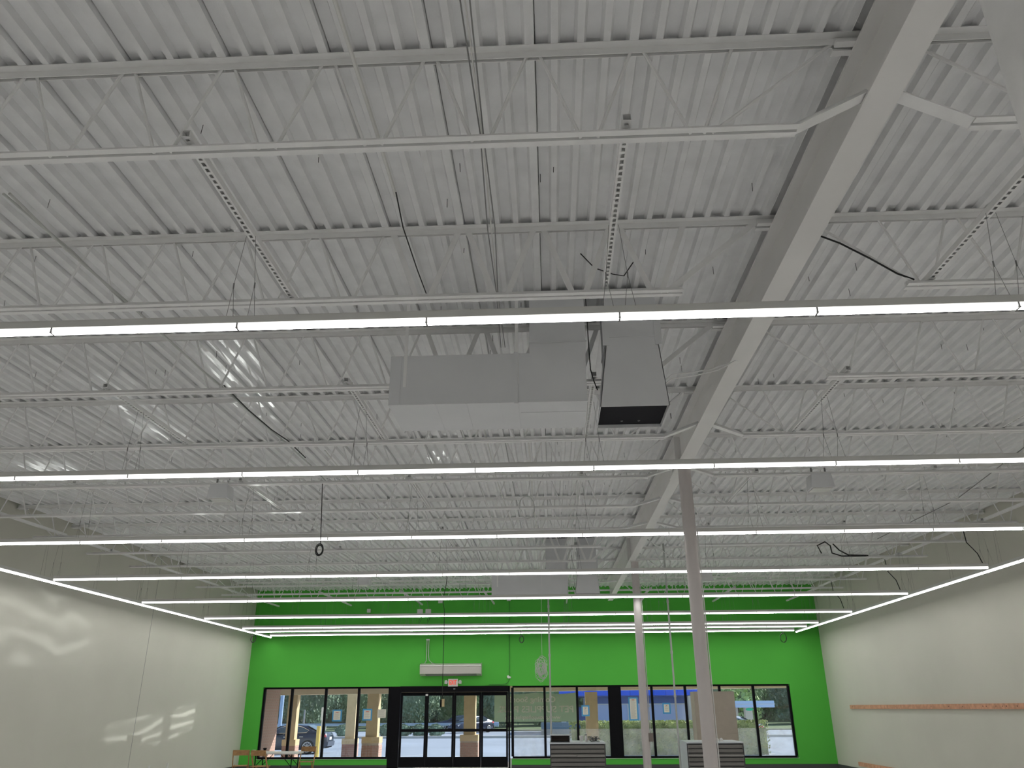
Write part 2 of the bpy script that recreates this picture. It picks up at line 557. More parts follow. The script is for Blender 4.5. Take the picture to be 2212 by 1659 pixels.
def column(x, y, label, top, conduit=False):
    c = thing('pipe_column', label, 'column', (x, y, FL), 'round steel columns under the girder')
    MB().lathe([(0.086, FL + .02), (0.086, top - .02)], (x, y), 28).build('shaft', M['steel'] if y < 3 else M['column'], c, smooth=True)
    MB().box(x - .15, x + .15, y - .15, y + .15, FL, FL + .02).build('base_plate', M['column'], c)
    MB().box(x - .11, x + .11, y - .10, y + .10, top - .02, top).build('cap_plate', M['girder'], c)
    return c
column(1.895, 2.45, 'round white steel column at the top right corner, nearest the camera', gb(2.45))
c1 = column(1.902, 10.72, 'tall round steel column in front of the tan cabinet and shelving', gb(10.72))
c2 = column(1.945, 18.4, 'round steel column beyond the first, with a conduit and switch box', gb(18.4))
cc = MB()
cc.tube([(2.045, 18.38, 2.6), (2.05, 18.38, -.50)], .010, 6)
cc.build('conduit', M['galv'], c2)
MB().box(2.0, 2.10, 18.33, 18.40, -.66, -.49).build('switch_box', mat('switch_box_grey', (.22, .19, .17), .5), c2)
MB().box(2.02, 2.07, 18.33, 18.39, 0.02, 0.05).build('conduit_strap', M['galv'], c2)
MB().tube([(2.0, 10.71, 2.2), (2.0, 10.71, FL + .3)], .008, 6).build('conduit', M['wwire'], c1)

# ------------------------------------------------------------------ open web joists
DEP = 0.635
def angle_prof(leg, t, sy, top):
    """L profile of (y, z): sy = -1 near the camera, +1 far; top chords hang their legs down"""
    g0 = 0.011 * sy
    if top:
        return [(g0, 0), (g0 + sy * leg, 0), (g0 + sy * leg, -t), (g0 + sy * t, -t), (g0 + sy * t, -leg), (g0, -leg)]
    return [(g0, 0), (g0 + sy * leg, 0), (g0 + sy * leg, t), (g0 + sy * t, t), (g0 + sy * t, leg), (g0, leg)]
def rod_mesh(dx, heavy=False, z0=-DEP + .008, z1=-.03):
    mb = MB()
    if heavy:
        a, b = Vector((0, -.012, z0)), Vector((dx, -.012, z1))
        mb.bar(a, b, 0.006, 0.046, up=(0, 0, 1))
        mb.bar(a + Vector((0, .022, 0)), b + Vector((0, .022, 0)), 0.030, 0.010)
    else:
        mb.tube([(0, 0, z0), (dx, 0, z1)], .0105, 7)
    return mb.mesh('web_member', M['steel'], smooth=not heavy)
RD = {}
for hv in (0, 1):
    RD['up', hv] = rod_mesh(0.215, hv)      # leans right going up
    RD['dn', hv] = rod_mesh(-0.215, hv)     # leans left going up
    RD['el', hv] = rod_mesh(0.735, hv)
    RD['er', hv] = rod_mesh(-0.735, hv)
CH = {}
def chord(x0, x1, sy, top):
    key = (round(x0, 3), round(x1, 3), sy, top)
    if key not in CH:
        leg = 0.050 if top else 0.042
        CH[key] = MB().prism_x(angle_prof(leg, .005, sy, top), x0, x1).mesh('chord_angle', M['steel'])
    return CH[key]
HEAVY_L = {2: 3, 3: 3, 9: 3, 10: 3}
for k in range(1, 14):
    Y, Z = JY(k), deck(JY(k))
    for side in ('left', 'right'):
        J = thing('roof_joist', 'white open-web steel roof joist %s of the girder, %s from the camera' % (side, nth(k - 1, 13)),
                  'joist', ((-4.2 if side == 'left' else 5.4), Y, Z - DEP), 'open-web joists %s of the girder' % side)
        def P(name, me, xx, zz=Z):
            return inst(name, me, (xx, Y, zz), J)
        strut = k not in (2, 3, 8, 9)
        if side == 'left':
            tx0, tx1 = XL + .03, GX - .02
            bx0, bx1 = -9.80, (1.40 if strut else 1.06)
            nh = HEAVY_L.get(k, 0)
            for n in range(17):
                hv = 1 if n < nh else 0
                tn, bn = 0.57 - .6 * n, 0.87 - .6 * n
                P('web_member', RD['dn', 1 if nh and n <= nh else 0], bn - .045)          # up to the top node on its left
                P('web_member', RD['up', hv], tn - .035 - .215)   # from the next bottom node up to it
            bn = 0.87 - .6 * 17
            P('web_member', RD['dn', 0], bn - .045)
            P('web_member', RD['er', 0], bn - .06)
            P('web_member', RD['up', 1 if nh else 0], 0.90)
            P('web_member', RD['el', 1 if nh else 0], 0.945)
            seats = ((GX - .20, GX - .02), (XL + .02, XL + .2))
            ends = (bx1, GX - .06)
        else:
            tx0, tx1 = GX + .02, XR - .03
            bx0, bx1 = (2.33 if strut else 2.73), 8.45
            for n in range(9):
                bn = 2.88 + .6 * n
                P('web_member', RD['dn', 0], bn - .035)
                P('web_member', RD['up', 0], bn + .05)
            bn = 2.88 + .6 * 9
            P('web_member', RD['dn', 0], bn - .035)
            P('web_member', RD['up', 0], bn + .04)
            P('web_member', RD['er', 0], 2.83)
            seats = ((GX + .02, GX + .20), (XR - .2, XR - .02))
            ends = (bx0, GX + .06)
        for sy in (-1, 1):
            P('top_chord_angle', chord(tx0, tx1, sy, True), 0)
            P('bottom_chord_angle', chord(bx0, bx1, sy, False), 0, Z - DEP)
            if sy < 0:
                for a, b in seats:
                    sm = MB()
                    sm.box(a, b, Y - .055, Y - .012, Z - .07, Z - .052)
                    sm.box(a, b, Y + .012, Y + .055, Z - .07, Z - .052)
                    sm.box(a, b, Y - .018, Y - .012, Z - .055, Z - .001)
                    sm.box(a, b, Y + .012, Y + .018, Z - .055, Z - .001)
                    sm.build('bearing_seat', M['steel'], J)
        if strut:
            a = (ends[0], Y, Z - DEP + .012)
            b = (ends[1], Y, gb(Y) + .045)
            MB().bar(a, b, .085, .008).bar((a[0], a[1], a[2] + .02), (b[0], b[1], b[2] + .02), .008, .04).build('end_brace', M['steel'], J)

# ------------------------------------------------------------------ light rows
ROWY = [4.462, 7.849, 11.236, 14.632, 18.071, 21.547, 24.355, 25.504, 26.87]
X0, NSEG, SEG = -9.285, 14, 1.22
ZL = 2.262                      # underside of the lens
HANG = [X0 + 2.44 * i for i in range(8)]
def lens_mesh(axis):
    L = SEG - .012
    pr = [(-.025, .034), (-.0245, .011), (-.016, .0), (.016, .0), (.0245, .011), (.025, .034)]
    mb = MB()
    for a, b, mi in ((0, 1, 1), (1, 2, 1), (2, 3, 0), (3, 4, 1), (4, 5, 1)):
        (p, q), (s, t) = pr[a], pr[b]
        if axis == 'x':
            mb.poly([(.006, p, q), (.006 + L, p, q), (.006 + L, s, t), (.006, s, t)], [(0, 1, 2, 3)], mi)
        else:
            mb.poly([(p, .006, q), (p, .006 + L, q), (s, .006 + L, t), (s, .006, t)], [(3, 2, 1, 0)], mi)
    for e in (.006, .006 + L):
        if axis == 'x':
            mb.poly([(e, p, q) for p, q in pr], [tuple(range(6))], 1)
        else:
            mb.poly([(p, e, q) for p, q in pr], [tuple(range(6))], 1)
    return mb.mesh('diffuser', [M['lampdown'], M['lampside']])
LENSX, LENSY = lens_mesh('x'), lens_mesh('y')
cm = MB().box(-.004, .004, -.028, .028, .0, .036)
cm.box(-.006, .006, -.029, .029, -.004, .003)
CLIPX = cm.mesh('joint_clip', M['clip'])
cm = MB().box(-.028, .028, -.004, .004, .0, .036)
CLIPY = cm.mesh('joint_clip', M['clip'])
def hang_mesh(h, axis):
    mb = MB()
    for s in (-1, 1):
        o = s * .07
        def q(a, b, z): return (a, b, z) if axis == 'x' else (b, a, z)
        mb.tube([q(o, 0, .32), q(o * .45, .0, h)], .0016, 4)
        mb.tube([q(o, 0, .32), q(o - .03, .02, .08)], .0016, 4)
        mb.tube([q(o, 0, .32), q(o + .035, -.02, .08)], .0016, 4)
        mb.tube([q(o, 0, .30), q(o, 0, .34)], .005, 5)
    return mb.mesh('suspension_cable', M['wire'])
RW = ['across the big duct, nearest the camera', 'second from the camera', 'third from the camera', 'fourth from the camera',
      'fifth from the camera', 'sixth from the camera', 'third from the green wall', 'second from the green wall', 'closest to the green wall']
ALLROWS = [(-9.1, 'added unseen, farthest behind the camera'), (-5.7, 'added unseen, far behind the camera'), (-2.32, 'behind the camera'), (1.07, 'directly above the camera')] + list(zip(ROWY, RW))  # rows far behind the camera are unseen, added to brighten the near ceiling
for Y, lab in ALLROWS:
    R = thing('strip_light', 'long white strip light row crossing the shop, ' + lab, 'light', (X0 + 8.54, Y, ZL), 'strip light rows across the shop')
    xe = X0 + NSEG * SEG
    hb = MB().box(X0 - .006, xe + .006, Y - .030, Y + .030, ZL + .034, ZL + .078)
    hb.box(X0 - .006, xe + .006, Y - .020, Y + .020, ZL + .078, ZL + .088)
    hb.build('housing', M['housing'], R)
    for i in range(NSEG):
        inst('diffuser', LENSX, (X0 + i * SEG, Y, ZL), R)
        if i:
            inst('joint_clip', CLIPX, (X0 + i * SEG, Y, ZL), R)
    for e in (X0 - .006, xe):
        MB().box(e, e + .006, Y - .026, Y + .026, ZL + .001, ZL + .034).build('end_cap', M['housing'], R)
    if Y > 2:
        me = hang_mesh(deck(Y) - DEP + .05 - ZL, 'x')
        for hx in HANG:
            inst('suspension_cable', me, (hx, Y, ZL), R)
for X, side, yend in ((-9.508, 'left', 27.62), (8.014, 'right', 27.40)):
    n = 31
    ys = yend - n * SEG
    R = thing('strip_light', 'long white strip light row running along the %s wall' % side, 'light', (X, ys + 15, ZL), 'strip light rows beside the walls')
    hb = MB().box(X - .030, X + .030, ys - .006, yend + .006, ZL + .034, ZL + .078)
    hb.box(X - .020, X + .020, ys - .006, yend + .006, ZL + .078, ZL + .088)
    hb.build('housing', M['housing'], R)
    for i in range(n):
        inst('diffuser', LENSY, (X, ys + i * SEG, ZL), R)
        if i:
            inst('joint_clip', CLIPY, (X, ys + i * SEG, ZL), R)
    for e in (ys - .006, yend):
        MB().box(X - .026, X + .026, e, e + .006, ZL + .001, ZL + .034).build('end_cap', M['housing'], R)
    for k in range(3, 14):
        z = deck(JY(k)) - DEP
        mb = MB()
        mb.tube([(X, JY(k), ZL + .09), (X, JY(k), z)], .0016, 4)
        mb.tube([(X, JY(k) + .12, ZL + .09), (X, JY(k) + .04, z)], .0016, 4)
        mb.build('suspension_cable', M['wire'], R)

# ------------------------------------------------------------------ slotted struts lying on the bottom chords
def strut_mesh(L):
    mb = MB()
    w2 = .024
    n = int(L / .055)
    p = L / n
    for sgn in (-1, 1):
        a, b = sgn * .011, sgn * w2
        mb.box(min(a, b), max(a, b), 0, L, 0, .003)
        c = sgn * (w2 - .0015)
        mb.box(c - .0015, c + .0015, 0, L, .003, .042)
        mb.box(min(c, c - sgn * .009), max(c, c - sgn * .009), 0, L, .040, .042)
    mb.box(-.024, .024, 0, L, .042, .044)
    for i in range(n + 1):
        yc = min(max(i * p, .011), L - .011)
        mb.box(-.011, .011, yc - .011, yc + .011, 0, .003)
    return mb.mesh('slotted_strut', M['steel'])
SL = strut_mesh(1.8372 + .16)
SLW = strut_mesh(1.95)
bays = [1, 3, 5, 7, 8, 10, 12, None, 13]
def strut_obj(k, x, label, group):
    me = SLW if k == 13 else SL
    o = bpy.data.objects.new('slotted_strut', me)
    COL.objects.link(o)
    y = JY(k) - .08
    if (k in (8, 13) and abs(x) < 8) or (abs(x) >= 7.5 and k % 2 == 0):
        x += .058
    o.location = (x, y, deck(JY(k)) - DEP + .046 + H)
    o.rotation_euler.x = math.atan(0.01297)
    ORG[o.name] = (x, y, deck(JY(k)) - DEP + .046)
    tag(o, label, 'strut', group)
used = set()
for ri, k in enumerate(bays):
    if k is None:
        continue
    row = ('above the ' + ORD[ri] + ' light row') if ri < 7 else 'reaching the green wall'
    for i, hx in enumerate(HANG):
        if i in (0, 7):
            continue
        strut_obj(k, hx, 'slotted steel strut %s, %s from the left wall' % (row, ORD[i]), 'slotted struts carrying the light rows')
for k in range(1, 14):
    for hx, side in ((HANG[0], 'left'), (HANG[7], 'right')):
        strut_obj(k, hx, 'slotted steel strut in the chain along the %s wall, %s piece' % (side, nth(k - 1, 13)), 'slotted struts along the %s wall' % side)

# ------------------------------------------------------------------ ducts
def duct_set(yf, xs, zs, xr, zr, ztop_l, tagw, label_s, label_r):
    yr = yf + 0.70
    top = deck(yf) - .03
    S = thing('supply_duct', label_s, 'duct', ((xs[0] + xs[2]) / 2, yf + .35, zs), 'roof duct units')
    t = .004
    MB().box(xs[0], xs[1] - .012, yf, yr, zs, ztop_l).build('plenum', M['duct'], S)
    MB().box(xs[1] - .012, xs[2], yf, yr, zs, ztop_l).build('plenum', M['duct'], S)
    MB().box(xs[1] + .11, xs[2] + .005, yf + .004, yr - .05, ztop_l, top).build('shaft', M['duct'], S)
    MB().box(xs[1] - .03, xs[1] + .004, yf - .012, yf, zs - .012, ztop_l + .01).build('seam_flange', M['duct'], S)
    MB().box(xs[1] - .03, xs[1] + .004, yf, yr, zs - .012, zs).build('seam_flange', M['duct'], S)
    sm = MB()
    sm.box(xs[0] + .09, xs[0] + .10, yf - .006, yf, zs, ztop_l)
    sm.build('seam_flange', M['duct'], S)
    s2 = MB()
    for fx in (.36, .60, .86):
        xx = xs[0] + (xs[1] - xs[0]) * fx
        s2.box(xx, xx + .006, yf, yr, zs - .004, zs)
    s2.box(xs[1] + .02, xs[2], yf + .25, yf + .258, zs - .004, zs)
    s2.build('panel_crease', M['duct'], S)
    s3 = MB()
    for zz in (ztop_l + .10, ztop_l + .32):
        s3.box(xs[1] + .105, xs[2] + .012, yf - .004, yf + .002, zz, zz + .012)
    s3.build('collar_band', M['duct'], S)
    for xx in (xs[0] + .12, xs[1] - .02):
        MB().box(xx, xx + .03, yf - .004, yf, ztop_l - .3, top - .04).build('hanger_strap', M['steel'], S)
    Rr = thing('return_duct', label_r, 'duct', ((xr[0] + xr[1]) / 2, yf + .3, zr), 'roof duct units')
    d = .57
    zm = zr + .60
    xt0, xt1 = xr[0] + .08, xr[1] - .055
    # open-ended tapered box: four walls with thickness
    def wallq(p0, p1, p2, p3, n, nm='side_panel'):
        n = Vector(n) * .006
        a = [Vector(p) for p in (p0, p1, p2, p3)]
        MB().hexa([a[0], a[1], a[1] + n, a[0] + n, a[3], a[2], a[2] + n, a[3] + n]).build(nm, M['duct'], Rr)
    wallq((xr[0], yf, zr), (xr[1], yf, zr), (xt1, yf, zm), (xt0, yf, zm), (0, 1, 0), 'front_panel')
    wallq((xr[0], yf + d, zr), (xr[1], yf + d, zr), (xt1, yf + d, zm), (xt0, yf + d, zm), (0, -1, 0), 'rear_panel')
    wallq((xr[0], yf, zr), (xr[0], yf + d, zr), (xt0, yf + d, zm), (xt0, yf, zm), (1, 0, 0))
    wallq((xr[1], yf, zr), (xr[1], yf + d, zr), (xt1, yf + d, zm), (xt1, yf, zm), (-1, 0, 0))
    MB().box(xt0, xt1, yf, yf + d, zm, top).build('shaft', M['duct'], Rr)
    MB().box(xr[0] + .012, xr[1] - .012, yf + .012, yf + d - .012, zr + .03, zr + .05).build('mouth_shade', M['dark'], Rr)  # black sheet across the open mouth, the shade inside put into colour
    sc = MB()
    for fx in (.37, .63):
        cx = xr[0] + (xr[1] - xr[0]) * fx
        sc.lathe([(.012, zr + .022), (.012, zr + .03)], (cx, yf + .45), 8)
    sc.build('damper_knob', M['wire'], Rr)
    cb = MB()
    cb.box(xt0 - .01, xt1 + .01, yf - .006, yf + d, zm + .06, zm + .075)
    cb.box(xt0 - .03, xt0 + .03, yf - .007, yf - .001, zm - .02, zm + .22)
    cb.box(xt1 - .03, xt1 + .03, yf - .007, yf - .001, zm - .02, zm + .22)
    cb.build('collar_band', M['duct'], Rr)
duct_set(6.40, (-1.38, -.245, .36), 2.462, (.468, 1.066), 2.405, 2.93, 'near',
         'grey-white L-shaped sheet-metal duct box nearest the camera', 'square duct with black open mouth beside the nearest duct box')
duct_set(18.6, (-1.353, -.20, .413), 2.425, (.573, 1.14), 2.43, 2.90, 'far',
         'distant grey L-shaped duct box above the fifth light row', 'distant square duct beside the far duct box')

# ------------------------------------------------------------------ ceiling boxes (loudspeakers)
def cbox(x0, x1, y, z0, z1, label):
    b = thing('ceiling_speaker', label, 'speaker', ((x0 + x1) / 2, y, z0), 'box speakers under the joists')
    h = z1 - z0
    MB().hexa([(x0, y, z0), (x1, y, z0), (x1 - .01, y + .26, z0), (x0 + .01, y + .26, z0),
               (x0 + .03, y, z1), (x1 - .03, y, z1), (x1 - .03, y + .26, z1), (x0 + .03, y + .26, z1)]).build('cabinet', M['duct'], b)
    MB().box(x0 + .03, x1 - .03, y + .02, y + .24, z0 - .012, z0).build('grille', M['housing'], b)
    br = MB()
    for xx in (x0 + .06, x1 - .07):
        br.box(xx, xx + .02, y + .12, y + .14, z1, z1 + .11)
    br.build('bracket', M['wire'], b)
cbox(-4.86, -4.56, 10.78, 2.80, 3.0, 'grey box speaker hanging on the left below the second light row')
cbox(3.63, 3.95, 10.78, 2.80, 3.0, 'grey box speaker hanging right of the first tall column')
cbox(-4.83, -4.52, 19.9, 2.88, 3.09, 'small distant box speaker left of the far duct')
cbox(3.70, 4.00, 19.9, 2.88, 3.09, 'small distant box speaker just right of the tall column')

# ------------------------------------------------------------------ wall bits, storefront
YG = YW + 0.11               # glass plane
def frame_run(root, xs, z0, z1, wid, top=0.055, bot=0.055, name='mullion'):
    MB().box(xs[0], xs[-1], YG - .05, YG + .05, z1 - top, z1).build('head_rail', M['black'], root)
    MB().box(xs[0], xs[-1], YG - .05, YG + .05, z0, z0 + bot).build('sill_rail', M['black'], root)
    for x_, w_ in zip(xs, wid):
        MB().box(x_ - w_ / 2, x_ + w_ / 2, YG - .05, YG + .05, z0 + bot, z1 - top).build(name, M['black'], root)

def window(num, xs, wid, hazy):
    wname = 'window_%d' % num
    wn = bpy.data.objects.new(wname, None)
    COL.objects.link(wn)
    wn.location = ((xs[0] + xs[-1]) / 2, YG, WB + H)
    ORG[wname] = ((xs[0] + xs[-1]) / 2, YG, WB)
    wn['kind'] = 'structure'
    frame_run(wn, xs, WB, WT, wid)
    for i in range(len(xs) - 1):
        a, b = xs[i] + wid[i] / 2, xs[i + 1] - wid[i + 1] / 2
        if hazy[i]:
            MB().box(a, b, YG - .004, YG + .004, -.62, WT - .055).build('glass_pane', M['glass'], wn)
            MB().box(a, b, YG - .004, YG + .004, WB + .055, -.62).build('dusty_glass_pane', M['glasshazy'], wn)
        else:
            MB().box(a, b, YG - .004, YG + .004, WB + .055, WT - .055).build('glass_pane', M['glass'], wn)
    return wn
window(1, [-9.66, -8.72, -7.57, -6.46, -5.42], [.08, .075, .075, .075, .08], [0, 0, 0, 0])
window(2, [-1.33, -.27, .80, 1.86], [.08, .075, .075, .08], [1, 1, 1])
window(3, [2.20, 3.25, 4.34, 5.46, 6.55, 7.69], [.08, .075, .075, .075, .075, .08], [1, 1, 1, 1, 1])
pp = MB().box(1.84, 2.20, YG - .07, YG + .06, WB, WT)
struct('trim_1', pp, M['black'])
sills = MB()
sills.box(WL - .02, DL, YW - .02, YG - .05, WB - .015, WB)
sills.box(DR, WR + .02, YW - .02, YG - .05, WB - .015, WB)
sl = struct('trim_2', sills, mat('pale_green_sill', (.42, .60, .40), .5))
# sliding door unit
dd = bpy.data.objects.new('door_1', None)
COL.objects.link(dd)
dd.location = (-3.3, YG, 0)
ORG['door_1'] = (-3.3, YG, FL)
dd['kind'] = 'structure'
MB().box(DL, -5.05, YG - .09, YG + .06, FL, WT).build('side_panel', M['black'], dd)
MB().box(-1.47, -1.415, YG - .07, YG + .06, FL, WT).build('side_panel', M['black'], dd)
MB().box(-1.415, -1.37, YG - .004, YG + .004, WB, WT - .02).build('narrow_glass_pane', M['glass'], dd)
MB().box(-1.415, -1.37, YG - .05, YG + .05, FL, WB).build('sill_block', M['white'], dd)
MB().box(-5.05, -1.47, YG - .14, YG + .06, .52, WT + .005).build('operator_header', M['black'], dd)
MB().box(-5.05, -1.47, YG - .05, YG + .06, FL, FL + .03).build('threshold', M['galv'], dd)
MB().box(-3.28, -3.22, YG - .155, YG - .14, .60, .63).build('sensor', M['clip'], dd)
MB().box(-4.20, -4.12, YG - .145, YG - .14, .40, .46).build('header_sticker', M['white'], dd)
for a, b in ((-5.04, -4.17), (-4.17, -3.26), (-3.26, -2.36), (-2.36, -1.48)):
    lf = MB()
    x0_, x1_ = a + .003, b - .003
    yy0, yy1 = YG - .03, YG + .02
    lf.box(x0_, x0_ + .06, yy0, yy1, FL + .04, .515)
    lf.box(x1_ - .06, x1_, yy0, yy1, FL + .04, .515)
    lf.box(x0_ + .06, x1_ - .06, yy0, yy1, .41, .515)
    lf.box(x0_ + .06, x1_ - .06, yy0, yy1, -.69, -.60)
    lf.box(x0_ + .06, x1_ - .06, yy0, yy1, FL + .04, -1.43)
    lf = lf.build('sliding_leaf', M['black'], dd)
    MB().box(x0_ + .06, x1_ - .06, YG - .008, YG, -.60, .41).build('glass_pane', M['glass'], lf)
    MB().box(x0_ + .06, x1_ - .06, YG - .008, YG, -1.43, -.69).build('glass_pane', M['glass'], lf)

def text_mesh(body, size, m, extr=0.004, bold=0.0):
    c = bpy.data.curves.new('text', 'FONT')
    c.body = body
    c.size = size
    c.extrude = extr
    c.align_x = 'CENTER'
    c.align_y = 'CENTER'
    c.offset = bold
    c.resolution_u = 3
    o = bpy.data.objects.new('text_tmp', c)
    COL.objects.link(o)
    dg = bpy.context.evaluated_depsgraph_get()
    me = bpy.data.meshes.new_from_object(o.evaluated_get(dg))
    bpy.data.objects.remove(o)
    bpy.data.curves.remove(c)
    me.materials.clear()
    me.materials.append(m)
    return me

# exit sign
ex = thing('exit_sign', 'white EXIT sign with red letters and two emergency lamps above the doors', 'sign', (-3.30, YW - .03, .70))
MB().box(-3.46, -3.14, YW - .055, YW, .69, .925).build('sign_body', M['exitface'], ex)
tm = text_mesh('EXIT', .20, M['exitred'], .002, .004)
to = inst('sign_letters', tm, (-3.30, YW - .058, .805), ex)
to.rotation_euler = (math.pi / 2, 0, 0)
xs_ = [v.co.x for v in tm.vertices]
to.scale = (.24 / (max(xs_) - min(xs_)), 1.0, 1)
for s in (-1, 1):
    lm = MB()
    cx = -3.30 + s * .235
    lm.box(min(cx, -3.30 + s * .16), max(cx, -3.30 + s * .16), YW - .035, YW - .02, .81, .84)
    lm.build('lamp_arm', M['white'], ex)
    MB().prism_y([(cx - .045, .78), (cx + .045, .77), (cx + .055, .84), (cx + .03, .89), (cx - .035, .88)], YW - .09, YW - .02).build('emergency_lamp', M['white'], ex)

# air curtain
ac = thing('air_curtain', 'long white metal air curtain unit above the sliding doors', 'air curtain', (-3.35, YW, 1.0))
steelb = mat('brushed_panel', (.62, .60, .56), .35, .2)
MB().prism_x([(YW, 1.05), (YW - .10, 1.02), (YW - .30, 1.08), (YW - .34, 1.30), (YW - .32, 1.36), (YW, 1.42)], -4.36, -2.36).build('casing', steelb, ac)
MB().box(-4.38, -2.34, YW - .352, YW - .30, 1.315, 1.345).build('top_edge', M['white'], ac)
MB().prism_x([(YW - .10, 1.016), (YW - .30, 1.075), (YW - .30, 1.085), (YW - .10, 1.026)], -4.20, -2.5).build('outlet_slot', M['clip'], ac)
for e in (-4.38, -2.36):
    MB().prism_x([(YW, 1.04), (YW - .10, 1.01), (YW - .31, 1.07), (YW - .35, 1.30), (YW - .33, 1.37), (YW, 1.43)], e, e + .02).build('end_cap', steelb, ac)

def wallthing(name, label, cat, at, parts):
    t = thing(name, label, cat, at)
    for nm, mb, m in parts:
        mb.build(nm, m, t, smooth=False)
    return t
wallthing('wall_conduit', 'pair of thin conduits dropping to the air curtain', 'conduit', (-4.18, YW - .03, 1.4), [
    ('coupling', MB().box(-4.24, -4.13, YW - .06, YW, 2.16, 2.20), M['galv']),
    ('conduit', MB().tube([(-4.215, YW - .03, 2.17), (-4.215, YW - .03, 1.65), (-4.22, YW - .04, 1.5), (-4.27, YW - .1, 1.40)], .012, 6), M['galv']),
    ('conduit', MB().tube([(-4.15, YW - .03, 2.17), (-4.15, YW - .03, 1.68), (-4.12, YW - .05, 1.52), (-4.02, YW - .08, 1.43), (-3.9, YW - .12, 1.40)], .012, 6), M['galv'])])
gcon = mat('green_conduit', (.05, .25, .04), .5)
wallthing('wall_conduit', 'green painted conduit running down the green wall beside the doors', 'conduit', (-1.42, YW - .03, .8), [
    ('conduit', MB().tube([(-1.42, YW - .02, 3.44), (-1.42, YW - .02, 1.0)], .012, 6), gcon),
    ('junction_box', MB().box(-1.50, -1.37, YW - .05, YW, 3.43, 3.50), M['white']),
    ('conduit_elbow', MB().tube([(-1.42, YW - .03, .93), (-1.45, YW - .03, .84), (-1.52, YW - .03, .77), (-1.66, YW - .03, .745), (-2.1, YW - .03, .742)], .012, 6), gcon)])
wallthing('camera_box', 'small white motion sensor on the green wall right of the doors', 'sensor', (-1.43, YW - .04, .95), [
    ('sensor_body', MB().prism_y([(-1.50, .97), (-1.47, .93), (-1.39, .93), (-1.37, .95), (-1.37, .98), (-1.42, .99), (-1.44, 1.02), (-1.49, 1.02)], YW - .10, YW), M['white'])])
wallthing('junction_box', 'square white junction box high on the green wall, left side', 'junction box', (-6.27, YW - .03, 3.1), [
    ('box_body', MB().box(-6.33, -6.21, YW - .06, YW, 3.09, 3.21), M['white'])])
wallthing('junction_box', 'small white junction box high on the green wall near the centre', 'junction box', (-3.79, YW - .03, 3.4), [
    ('box_body', MB().box(-3.87, -3.72, YW - .06, YW, 3.38, 3.47), M['white'])])

# lumber ledgers on the right wall
def ledger(y0, y1, z, label, seg):
    L = thing('lumber_ledger', label, 'board', (XR - .02, y0, z - .05), 'raw lumber boards screwed to the right wall')
    y = y1
    while y > y0:
        a = max(y0, y - seg)
        MB().box(XR - .042, XR - .003, a + .002, y - .002, z - .057, z + .05).build('board', M['lumber'], L)
        y = a
    kb = MB()
    rr = random.Random(int(y1 * 10) + int(abs(z) * 10))
    for _ in range(26):
        yy = rr.uniform(y0 + .1, y1 - .1)
        s = rr.uniform(.006, .014)
        kb.prism_x([(yy + s * 1.6 * math.cos(a), z + rr.uniform(-.02, .02) * 0 + s * math.sin(a)) for a in [i * math.pi / 3 for i in range(6)]], XR - .0435, XR - .042)
    kb.build('knot', M['knot'], L)
    return L
ledger(2.0, 25.95, -.005, 'raw orange lumber board fixed at chest height along the right wall', 2.44)
ledger(3.2, 25.98, -1.54, 'raw lumber board low on the right wall near the floor', 2.44)

# ------------------------------------------------------------------ floor-standing furniture
def gondola(x0, x1, yf, label, side_light):
    G = thing('shelving_unit', label, 'shelving', ((x0 + x1) / 2, yf + .5, FL), 'low slatted shop shelving units')
    top = -.69
    d = 1.15
    h = top - FL
    for s in (-1, 1):
        yp = yf if s < 0 else yf + d
        y_in = yf + .03 if s < 0 else yf + d - .03
        MB().box(x0 + .02, x1 - .02, min(y_in, y_in - s * .02), max(y_in, y_in - s * .02), FL, top - .03).build('back_panel', M['base'], G)
    # slats: every slat a piece
    n = 12
    pitch = (h - .06) / n
    for i in range(n):
        z0 = FL + .02 + i * pitch
        MB().box(x0 + .025, x1 - .025, yf - .0, yf + .03, z0, z0 + pitch - .020).build('slat', M['shelf'], G)
        MB().box(x0 + .025, x1 - .025, yf + d - .03, yf + d, z0, z0 + pitch - .020).build('slat', M['shelf'], G)
    for j, z in enumerate((top - .27, top - .52, top - .77)):
        mid = (x0 + x1) / 2 - .02
        MB().box(x0 + .015, mid - .008, yf - .03, yf, z - .008, z + .016).build('price_rail', M['shelfedge'], G)
        MB().box(mid + .008, x1 - .015, yf - .03, yf, z - .012, z + .012).build('price_rail', M['shelfedge'], G)
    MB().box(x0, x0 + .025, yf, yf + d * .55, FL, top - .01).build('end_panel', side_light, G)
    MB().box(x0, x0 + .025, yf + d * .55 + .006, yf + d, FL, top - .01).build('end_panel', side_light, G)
    MB().box(x1 - .025, x1, yf, yf + d, FL, top - .01).build('end_panel', M['shelf'], G)
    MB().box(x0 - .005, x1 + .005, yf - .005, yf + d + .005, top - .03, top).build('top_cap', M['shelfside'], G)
    for xx in (x0 - .002, x1 - .02):
        MB().box(xx, xx + .022, yf - .012, yf + .0, FL, top - .03).build('upright', M['base'], G)
    return G
gondola(-.085, 1.12, 19.0, 'low grey slatted shelving unit with a small open tray on top', M['shelf'])
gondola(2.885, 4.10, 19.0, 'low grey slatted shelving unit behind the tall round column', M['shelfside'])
tr = thing('open_tray', 'small dark open-fronted tray on top of the left shelving unit', 'tray', (.15, 19.1, -.69))
MB().box(-.07, -.05, 19.02, 19.5, -.69, -.555).build('side', M['base'], tr)
MB().box(.33, .35, 19.02, 19.5, -.69, -.555).build('side', M['base'], tr)
MB().box(-.05, .33, 19.48, 19.5, -.69, -.56).build('back', M['taupe'], tr)
MB().box(-.075, .355, 19.01, 19.51, -.555, -.54).build('top', M['shelfside'], tr)
